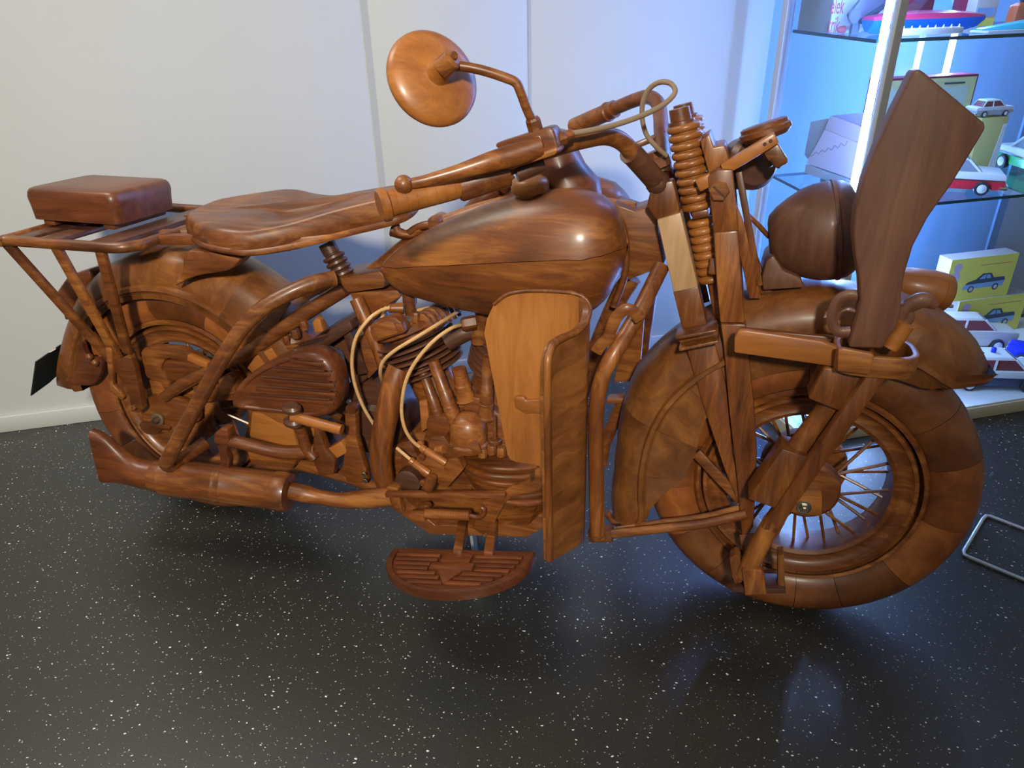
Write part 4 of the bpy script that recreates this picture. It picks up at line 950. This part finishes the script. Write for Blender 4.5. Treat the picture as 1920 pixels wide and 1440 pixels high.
# ---------------------------------------------------------------- leg shield
BLOCK = wood('teak_wing_block', (0.085, 0.026, 0.007), (0.175, 0.058, 0.013), (0.29, 0.110, 0.026), scale=(8, 8, 20), vary=0.3)
cols = [(908, 625, 951, 850, -.195), (913, 598, 957, 862, -.195), (926, 571, 968, 866, -.195), (950, 553, 988, 869, -.195), (985, 546, 1010, 873, -.195), (1030, 546, 1035, 900, -.195), (1070, 549, 1066, 960, -.195), (1092, 556, 1088, 1000, -.195), (1104, 568, 1094, 1012, -.198), (1107, 584, 1096, 1014, -.206), (1100, 606, 1092, 1017, -.222), (1082, 622, 1080, 1026, -.243), (1058, 632, 1060, 1038, -.268), (1040, 643, 1046, 1046, -.290), (1030, 662, 1036, 1051, -.305), (1026, 692, 1030, 1053, -.315)]
def sheet(cs, i0, i1, n, th, name, mat, parent=None):
    bm = bmesh.new(); grid = []
    for x0_, y0_, x1_, y1_, yy in cs:
        a, c = A(x0_, y0_, yy), A(x1_, y1_, yy)
        grid.append([bm.verts.new(a+(c-a)*(i0+(i1-i0)*i/n)) for i in range(n+1)])
    for ga, gb in zip(grid, grid[1:]):
        for i in range(n): bm.faces.new((ga[i], gb[i], gb[i+1], ga[i+1]))
    bmesh.ops.recalc_face_normals(bm, faces=bm.faces[:])
    bmesh.ops.solidify(bm, geom=bm.faces[:], thickness=th)
    return B(bm, name, mat, parent, sharp=40)
ls = sheet(cols[:8], 0, 1, 10, .013, 'leg_shield', LITE)
cuts = [0, .13, .22, .31, .40, .49, .58, .67, .76, .88, 1]
for c0_, c1_ in zip(cuts, cuts[1:]): sheet(cols[7:], c0_, c1_, 2, .013, 'shield_block', BLOCK, ls)
TB([(926, 571, -.195), (950, 553, -.195), (985, 546, -.195), (1030, 546, -.195), (1070, 549, -.195), (1092, 556, -.195), (1104, 568, -.198), (1107, 584, -.206), (1100, 606, -.222), (1082, 622, -.243), (1058, 632, -.268), (1040, 643, -.290), (1030, 662, -.305), (1026, 692, -.316), (1027, 800, -.318), (1029, 930, -.318), (1031, 1050, -.318)], [.0035]*9+[.0045, .006]+[.0072]*7, 'shield_lip', MIDZ, ls, seg=10, k=4)
B(tslab([(962, 748), (968, 744), (982, 745), (986, 751), (1008, 751), (1012, 746), (1021, 747), (1023, 771), (1012, 776), (985, 776), (965, 765)], -.205, .012), 'shield_handle', LITX, ls, bev=.003)
# ---------------------------------------------------------------- front crash bars, far shield
TB([(1240, 500, -.07), (1205, 572, -.13), (1178, 620, -.16), (1150, 665, -.19), (1130, 705, -.20), (1120, 750, -.205), (1117, 800, -.207), (1118, 900, -.207), (1120, 990, -.207), (1122, 1006, -.205)], .0150, 'crash_bar', MIDZ, seg=16)
B(ball(A(1121, 1000, -.207), .0150), 'crash_bar_end', MIDZ)
TB([(1118, 660, -.19), (1128, 645, -.19), (1140, 634, -.19), (1148, 612, -.19), (1158, 592, -.19), (1174, 580, -.19), (1190, 586, -.185), (1200, 598, -.18)], .0055, 'shield_hook', MID, flat=2.0)
TB([(1222, 535, .10), (1215, 590, .15), (1207, 650, .20), (1205, 720, .21), (1190, 800, .21), (1170, 900, .20)], .0145, 'crash_bar', MID)
B(tslab([(1166, 640), (1196, 560), (1215, 560), (1208, 600), (1200, 700), (1185, 716), (1150, 718)], .10, .01), 'leg_shield', MID, bev=.003)
TB([(1168, 748, .05), (1152, 790, .05), (1135, 830, .05), (1128, 870, .05)], .0145, 'frame_tube', MID)
TBm((1140, 748, .04), (1175, 746, .04), .012, .03, 'cross_bar', MID)
TBm((1105, 1000, -.10), (1150, 1000, -.10), .03, .03, 'crash_bar_clamp', MID, bev=.004)
TB([(1148, 1001, -.115), (1230, 992, -.115), (1320, 982, -.112), (1400, 964, -.108)], .008, 'fender_stay', MID, flat=1.3)
TB([(1145, 996, -.09), (1230, 982, -.09), (1320, 970, -.09), (1395, 952, -.09)], .007, 'fender_stay', MID, flat=1.3)
TB([(1138, 960, .03), (1158, 980, .03), (1200, 982, .03)], .01, 'fender_stay', MID)

# ---------------------------------------------------------------- springer fork
def mirror_part(o, name):
    me = o.data.copy(); me.transform(Matrix.Diagonal((1, -1, 1, 1))); me.flip_normals()
    c = bpy.data.objects.new(name, me); COL.objects.link(c); c.parent = bike; return c
legs = [B(tslab([(1212, 388), (1222, 346), (1262, 338), (1276, 400), (1232, 415)], -.088, .035), 'fork_leg_top', MIDZ, bev=.004),
        B(tslab([(1232, 413), (1276, 399), (1309, 539), (1263, 548)], -.096, .043), 'fork_block', ASH, bev=.002),
        B(tslab([(1262, 547), (1309, 538), (1326, 612), (1281, 624)], -.092, .036), 'fork_leg_middle', MIDZ, bev=.002),
        B(tslab([(1282, 640), (1337, 630), (1362, 725), (1374, 850), (1392, 930), (1398, 952), (1384, 945), (1358, 880), (1316, 755)], -.094, .030), 'fork_leg', MIDZ, bev=.004),
        B(tslab([(1327, 330), (1345, 318), (1374, 318), (1384, 432), (1338, 437)], -.105, .035), 'fork_leg_top', MIDZ, bev=.003),
        B(tslab([(1338, 437), (1384, 432), (1390, 520), (1396, 606), (1350, 606), (1343, 523)], -.108, .036), 'fork_leg_middle', MIDZ, bev=.004),
        B(tslab([(1351, 608), (1399, 608), (1403, 655), (1414, 760), (1419, 850), (1417, 915), (1412, 990), (1392, 1018), (1382, 900), (1366, 760), (1357, 652)], -.106, .030), 'fork_leg', MIDZ, bev=.004)]
for o in legs: mirror_part(o, o.name.split('.')[0])
B(tslab([(1268, 627), (1338, 610), (1346, 616), (1348, 632), (1280, 648), (1272, 640)], -.102, .05), 'fork_clamp', MIDZ, bev=.002)
TBm((1268, 625, -.106), (1344, 611, -.106), .006, .058, 'clamp_band', MIDZ); TBm((1275, 646, -.106), (1348, 631, -.106), .006, .058, 'clamp_band', MIDZ)
hx = A(1349, 358, -.105)
hb_ = B(lathe([(0, .0175), (.007, .0175), (.009, .015), (.009, 0)], hx, -Y, 6), 'hex_bolt', MID, sharp=25)
B(beam(hx-Y*.0095+Vector((-.011, 0, .009)), hx-Y*.0095+Vector((.011, 0, -.009)), .003, .002), 'bolt_slot', DARK, hb_)
B(tslab([(1312, 264), (1330, 251), (1339, 276), (1359, 272), (1368, 302), (1340, 328), (1330, 330)], -.075, .09), 'fork_bridge', MIDZ, bev=.003)
B(beam(A(1250, 380, .08), A(1250, 380, -.08), .03, .03, up=(0, 0, 1)), 'fork_crown', MID, bev=.004)
B(beam(A(1345, 500, .09), A(1345, 500, -.09), .03, .03, up=(0, 0, 1)), 'fork_crown', MID, bev=.004)
def spring(p0, p1, n, r_, mat=MIDZ):
    d = p1-p0; L = d.length; pr = [(0, r_*.6)]
    for i in range(n):
        for k in range(6):
            a = math.pi*k/5; pr.append((L*(i+.08+.84*(1-math.cos(a))/2)/n, r_*.80+r_*.20*math.sin(a)**.8))
    return B(lathe(pr+[(L, 0)], p0, d, 26), 'fork_spring', LITE, sharp=60)
for yy in (-.048, .048):
    q = lambda px, py: (lambda v: Vector((v.x, yy, v.z)))(A(px, py, -.048))
    spring(q(1281, 230), q(1310, 392), 10, .0300)
    spring(q(1313, 408), q(1334, 528), 8, .0250)
    d = q(1309, 392)-q(1281, 232)
    B(lathe([(0, .0), (0, .0175), (.02, .0185), (.021, .023), (.038, .025), (.04, .02), (.04, 0)], q(1273, 203), d, 20), 'spring_cap', MID)
    B(beam(q(1299, 400), q(1330, 394), .014, .05), 'spring_seat', MID, bev=.003)
    B(tube([q(1313, 408), q(1350, 600)], .010, 12), 'spring_rod', MID)
# horn, lamp bracket and clevis at the fork head
TBm((1308, 348, -.09), (1336, 334, -.09), .022, .02, 'bracket_tab', LITX, bev=.003)
TBm((1356, 318, -.085), (1456, 257, -.085), .020, .022, 'lamp_bracket', LITX, bev=.003)
for px, py in ((1434, 270), (1445, 264)): bolt(A(px, py, -.096), -Y, .003, .002, DARK, None, 'screw', 8)
B(lathe([(-.03, 0), (-.03, .040), (-.02, .046), (.02, .048), (.03, .040), (.03, 0)], A(1402, 306, .015), (.45, -.85, .2), 28), 'horn', DARK)
hd = (A(1462, 232, -.02)-A(1405, 268, -.02)); hn = Vector((-.35, .05, .93))
cdisc = A(1435, 246, -.02)
B(lathe([(-.012, 0), (-.012, .036), (-.004, .044), (.004, .044), (.006, .040), (.012, .040), (.014, .036), (.014, 0)], cdisc, hn, 30), 'speedometer', MID)
B(tslab([(1430, 285), (1458, 268), (1478, 300), (1476, 308), (1464, 312), (1462, 318), (1450, 312), (1447, 300), (1441, 303)], -.085, .03), 'bracket_clevis', MID, bev=.003)
B(tslab([(1425, 290), (1436, 284), (1452, 310), (1442, 316)], -.05, .03), 'bracket_clevis', MID, bev=.003)
B(lathe([(0, .018), (.004, .024), (.02, .024), (.022, .019), (.034, .019), (.036, .0)], A(1236, 318, -.02), (A(1224, 280, -.02)-A(1236, 318, -.02)), 8), 'steering_damper', MID)
B(tslab([(1372, 360), (1398, 425), (1428, 560), (1405, 560), (1385, 470)], -.06, .006), 'fork_web', MIDZ, bev=.002)
TBm((1385, 322, -.055), (1424, 535, -.055), .012, .012, 'fork_strip', MIDZ)
B(tslab([(1398, 470), (1420, 480), (1440, 540), (1450, 548), (1430, 552), (1400, 545)], -.03, .02), 'lamp_foot', MIDZ, bev=.003)
TB([(1400, 400, -.03), (1420, 420, -.02), (1442, 444, -.01)], .0045, 'lamp_cable', MIDZ)
# headlamp egg with seams
hc = A(1525, 437, 0.0)
hv = Vector((.10, 0, .02)).normalized()
rx = .082
sec = []
for t, r_ in ((-.077, .030), (-.074, .042), (-.060, .056), (-.040, .069), (-.018, .0805), (.004, .087), (.022, .0885), (.030, .0885), (.034, .0875), (.036, .0885), (.052, .086), (.064, .078), (.070, .066), (.073, .04), (.074, .0)): sec.append((t*1.0, r_))
hl = B(lathe(sec, hc, hv, 40, sx=.9, up=(0, 0, 1)), 'headlamp', DARKZ, sharp=60); hl['label'] = 'dark walnut headlamp shell'
B(rev([(0, .0), (0, .0)], hc, 3), 'headlamp_core', DARKZ, hl) if False else None
B(lathe([(-.002, .088), (-.002, .0905), (.004, .0905), (.004, .088)], hc+hv*.035, hv, 40, sx=.9, up=(0, 0, 1)), 'headlamp_band', DARKZ, hl)
B(tslab([(1428, 520), (1436, 490), (1450, 478), (1470, 508), (1500, 520), (1510, 540), (1430, 545)], -.05, .10), 'headlamp_bracket', DARKZ, bev=.005)
TBm((1585, 490, -.03), (1612, 492, -.03), .012, .02, 'headlamp_arm', DARKZ)
# marker lamp on the far side of the fender
m0_, m1_ = A(1672, 528, .09), A(1786, 553, .09); d = m1_-m0_; L = d.length
ml = B(lathe([(0, .0), (0, .022), (L*.12, .031), (L*.35, .036), (L*.6, .038), (L*.80, .037), (L*.805, .0362), (L*.81, .037), (L*.92, .034), (L*.97, .027), (L*1.0, .018), (L, 0)], m0_, d, 32), 'marker_lamp', LITX)  # lighter honey wood stands in for the warm light on this lamp
bolt(m1_-d.normalized()*.012-Vector((0, 0, .022)), d, .004, .018, STEEL, ml, 'screw', 8)
B(beam(A(1715, 560, .08), A(1720, 600, .06), .03, .02), 'marker_lamp_foot', MID, bev=.003)
# ---------------------------------------------------------------- handlebar and controls
hbn = TB([(722, 384, -.408), (800, 362, -.365), (870, 343, -.325), (940, 318, -.29), (1000, 290, -.255), (1060, 270, -.215), (1100, 260, -.19), (1135, 255, -.165), (1165, 265, -.14), (1190, 292, -.115), (1215, 325, -.085), (1238, 348, -.065), (1248, 358, -.05)], .0150, 'handlebar', MID, seg=18)
B(ball(A(1233, 343, -.075), .0215), 'bar_end', DARK, hbn)
TB([(1180, 285, -.125), (1192, 296, -.112), (1236, 346, -.072)], .0195, 'bar_sleeve', DARK, hbn, k=3)
p0, p1 = A(716, 385, -.41), A(868, 345, -.327); L = (p1-p0).length
pr = [(-.004, 0), (-.004, .022), (0, .0255), (.008, .0255), (.011, .021)]
for i in range(7): t = .02+(L-.025)*i/7; pr += [(t, .0205), (t+.0003, .0198), (t+.0008, .0198), (t+.0011, .0205)]
B(lathe(pr+[(L, .019), (L, 0)], p0, p1-p0, 26), 'hand_grip', LITX, hbn, sharp=40)
p0, p1 = A(858, 351, -.33), A(950, 322, -.287); B(lathe([(0, .0), (0, .0215), (.003, .0235), ((p1-p0).length, .0235), ((p1-p0).length, 0)], p0, p1-p0, 24), 'twist_sleeve', MID, hbn)
B(tslab([(927, 273), (932, 268), (1020, 240), (1030, 238), (1038, 243), (1046, 276), (1043, 284), (952, 317), (944, 315), (940, 300), (955, 285), (935, 280)], -.305, .045), 'control_housing', MID, hbn, bev=.004)
B(tslab([(942, 309), (1042, 276), (1047, 283), (1040, 291), (952, 320), (945, 318)], -.312, .05), 'control_clamp', LITX, hbn, bev=.004)
B(tslab([(998, 255), (1012, 253), (1020, 276), (1006, 281)], -.309, .006), 'lever_pivot', MID, hbn, bev=.002)
TB([(968, 326, -.28), (1018, 306, -.26)], .014, 'clamp_underside', DARK, hbn)
TB([(1015, 275, -.305), (960, 292, -.325), (915, 305, -.345), (860, 322, -.365), (800, 338, -.385), (762, 346, -.395)], [.012, .013, .0115, .0085, .0065, .006], 'brake_lever', MID, hbn, flat=1.3)
B(ball(A(757, 346, -.397), .0142), 'lever_knob', MID, hbn)
bolt(A(1046, 262, -.27), A(1075, 250, -.255)-A(1046, 262, -.27), .011, .014, MID, hbn, 'cable_adjuster', 6)
bolt(A(1057, 257, -.264), A(1080, 248, -.25)-A(1057, 257, -.264), .008, .016, MID, hbn, 'cable_adjuster', 14)
# far side of the handlebar
TB([(1078, 238, .405), (1118, 218, .365), (1156, 202, .33), (1190, 188, .295), (1215, 182, .265), (1232, 192, .235), (1238, 215, .20), (1240, 250, .13), (1244, 300, .06), (1248, 330, .03)], .0150, 'handlebar', MID, hbn, seg=16)
p0, p1 = A(1075, 239, .408), A(1153, 204, .333); L = (p1-p0).length
B(lathe([(0, .0), (0, .018), (.003, .0205), (L*.8, .0195), (L*.82, .022), (L*.86, .022), (L*.88, .0195), (L, .0195), (L, 0)], p0, p1-p0, 22), 'hand_grip', MID, hbn)
TBm((1182, 277, .10), (1248, 250, .12), .012, .02, 'control_rod', MID, parent=hbn)
cb = TB([(1074, 250, -.255), (1110, 244, -.235), (1150, 235, -.20), (1190, 222, -.17), (1225, 207, -.14), (1252, 190, -.12), (1266, 172, -.11), (1258, 157, -.10), (1238, 154, -.09), (1218, 166, -.08), (1206, 190, -.075), (1204, 220, -.07), (1212, 252, -.065), (1230, 275, -.06), (1250, 292, -.05)], .0044, 'throttle_cable', STRINGM, seg=10); cb['label'] = 'grey brown looped cable'
# mirror
mr = TB([(826, 123, -.345), (862, 124, -.335), (905, 132, -.325), (948, 146, -.315), (967, 155, -.31), (975, 170, -.308), (988, 205, -.30), (1003, 237, -.29)], .0072, 'mirror_stem', MID, k=4)
bolt(A(1004, 243, -.288), A(998, 222, -.292)-A(1004, 243, -.288), .012, .018, MID, mr, 'stem_nut', 8)
ctr = A(813, 146, -.325)
toC = (RLI @ CAM-ctr).normalized()
rb = RLI @ rgt; ub = RLI @ upv
mn = (toC*.86+rb*.36+ub*.38).normalized()
Rm_ = .0715
B(lathe([(-.012, 0), (-.012, Rm_*.93), (-.009, Rm_*.985), (-.004, Rm_), (.001, Rm_*.985), (.007, Rm_*.9), (.012, Rm_*.72), (.0155, Rm_*.45), (.0165, .024), (.018, .019), (.030, .015), (.046, .014), (.048, .0)], ctr, mn, 48), 'mirror_disc', LITX, mr, sharp=50)
hp = ctr+mn*.046
B(lathe([(-.010, .0), (-.010, .0145), (.012, .0145), (.016, .010), (.016, 0)], hp, (mn*.7+rb*.5+ub*.4), 18), 'mirror_pivot', MID, mr)
bolt(hp+mn*.006+rb*.004+ub*.006, mn, .0065, .012, MID, mr, 'pivot_screw', 12)
# ---------------------------------------------------------------- holder for the wooden rifle
B(tslab([(1377, 634), (1384, 620), (1400, 620), (1540, 640), (1572, 652), (1574, 690), (1560, 688), (1376, 662)], -.185, .016), 'holster_arm', LITX, bev=.004)
B(tslab([(1388, 616), (1560, 632), (1600, 640), (1600, 652), (1560, 652), (1388, 630)], -.125, .014), 'holster_arm', MID, bev=.004)
ch = A(1638, 668, -.165)
ringo, ringi = [], []
for i in range(36):
    a = 2*math.pi*i/36; ca, sa = math.cos(a), math.sin(a)
    sx_ = abs(ca)**.6*(1 if ca >= 0 else -1); sy_ = abs(sa)**.6*(1 if sa >= 0 else -1)
    ringo.append((sx_*.064, sy_*.052)); ringi.append((sx_*.054, sy_*.042))
pt = lambda xy, z: ch+Vector((xy[0], xy[1], z+xy[0]*.02))
B(loft([[pt(p, .018) for p in ringo], [pt(p, -.018) for p in ringo], [pt(p, -.018) for p in ringi], [pt(p, .018) for p in ringi]], loop=True), 'holster_ring', MID, bev=.002)
B(tslab([(1572, 655), (1582, 654), (1636, 664), (1640, 668), (1630, 704), (1570, 696)], -.224, .012), 'ring_lug', MID, bev=.004)
B(tslab([(1368, 1048), (1379, 1040), (1388, 1044), (1392, 1092), (1378, 1096), (1372, 1080)], -.165, .03), 'rest_prong', MIDZ, bev=.002)
B(tslab([(1458, 1042), (1470, 1040), (1472, 1100), (1458, 1098)], -.165, .03), 'rest_prong', MIDZ, bev=.002)
B(beam(A(1372, 1092, -.15), A(1472, 1094, -.15), .012, .05), 'rest_base', DARK, bev=.002)
B(tslab([(1391, 1069), (1395, 1067), (1428, 1069), (1432, 1074), (1437, 1115), (1397, 1117)], -.185, .02), 'rest_block', MIDZ, bev=.002)
B(beam(A(1400, 1000, -.10), A(1420, 1092, -.14), .03, .012), 'rest_arm', MIDZ, bev=.002)

# ================================================================ the wooden rifle in its holder
rf = tag(empty('rifle', RL @ A(1640, 660, -.165), (-LEAN, 0, 0)), 'dark wooden toy rifle with its stock up in the holder beside the front wheel', 'rifle')
bpy.context.view_layer.update()
rfi = Matrix.Translation(-(RLI @ rf.location))
def RFP(bm, name, mat=DARKZ, parent=None, **kw):
    bm.transform(rfi); return finish(bm, name, mat, parent or rf, **kw)
st = [(1712, 134), (1722, 129), (1733, 136), (1846, 231), (1848, 241), (1832, 268), (1785, 345), (1740, 408), (1712, 462), (1697, 512), (1690, 550), (1690, 580), (1682, 612), (1662, 640), (1655, 654), (1592, 652), (1596, 635), (1606, 600), (1614, 565), (1612, 530), (1604, 480), (1600, 440), (1604, 395), (1618, 342), (1642, 278), (1676, 205)]
RFP(tslab(st, -.187, .044), 'stock', DARKZ, bev=.014, segs=4, sharp=60)
RFP(tube(PT([(1614, 556, -.165), (1592, 553, -.165), (1572, 562, -.165), (1562, 585, -.165), (1561, 606, -.165), (1572, 622, -.165), (1594, 622, -.165)]), .0058, 10, 4, flat=1.6), 'trigger_guard')
RFP(tube(PT([(1606, 585, -.165), (1590, 580, -.165), (1576, 586, -.165), (1570, 598, -.165)]), .004, 8, 4), 'trigger')
RFP(tube(PT([(1684, 600, -.165), (1690, 586, -.165), (1702, 576, -.165), (1714, 568, -.165), (1728, 563, -.165), (1742, 566, -.165), (1756, 575, -.165)]), [.006, .007, .008, .009, .009, .008, .004], 10, 4, flat=1.5), 'hammer')
RFP(tube(PT([(1694, 566, -.165), (1700, 580, -.165), (1704, 596, -.165), (1690, 612, -.165)]), .006, 10, 4, flat=1.5), 'hammer_spur')
RFP(lathe([(0, 0), (0, .015), (.045, .015), (.046, .013), (.048, 0)], A(1668, 650, -.17), A(1694, 612, -.17)-A(1668, 650, -.17), 20), 'breech', LITX)
RFP(tslab([(1545, 690), (1640, 700), (1625, 722), (1575, 772), (1515, 748)], -.190, .05), 'receiver', MIDZ, bev=.004)
RFP(tube(PT([(1575, 735, -.155), (1530, 795, -.155), (1480, 860, -.155)]), .0200, 18, 3), 'barrel_sleeve', MIDZ)
RFP(tslab([(1467, 842), (1516, 858), (1454, 954), (1402, 936)], -.190, .06), 'magazine', MIDZ, bev=.003)
RFP(beam(A(1652, 686, -.198), A(1440, 990, -.178), .030, .026), 'barrel', MIDZ, bev=.006)
RFP(tube(PT([(1452, 972, -.175), (1420, 1030, -.168), (1396, 1078, -.160)]), [.018, .019, .018], 18, 3), 'muzzle', MIDZ)
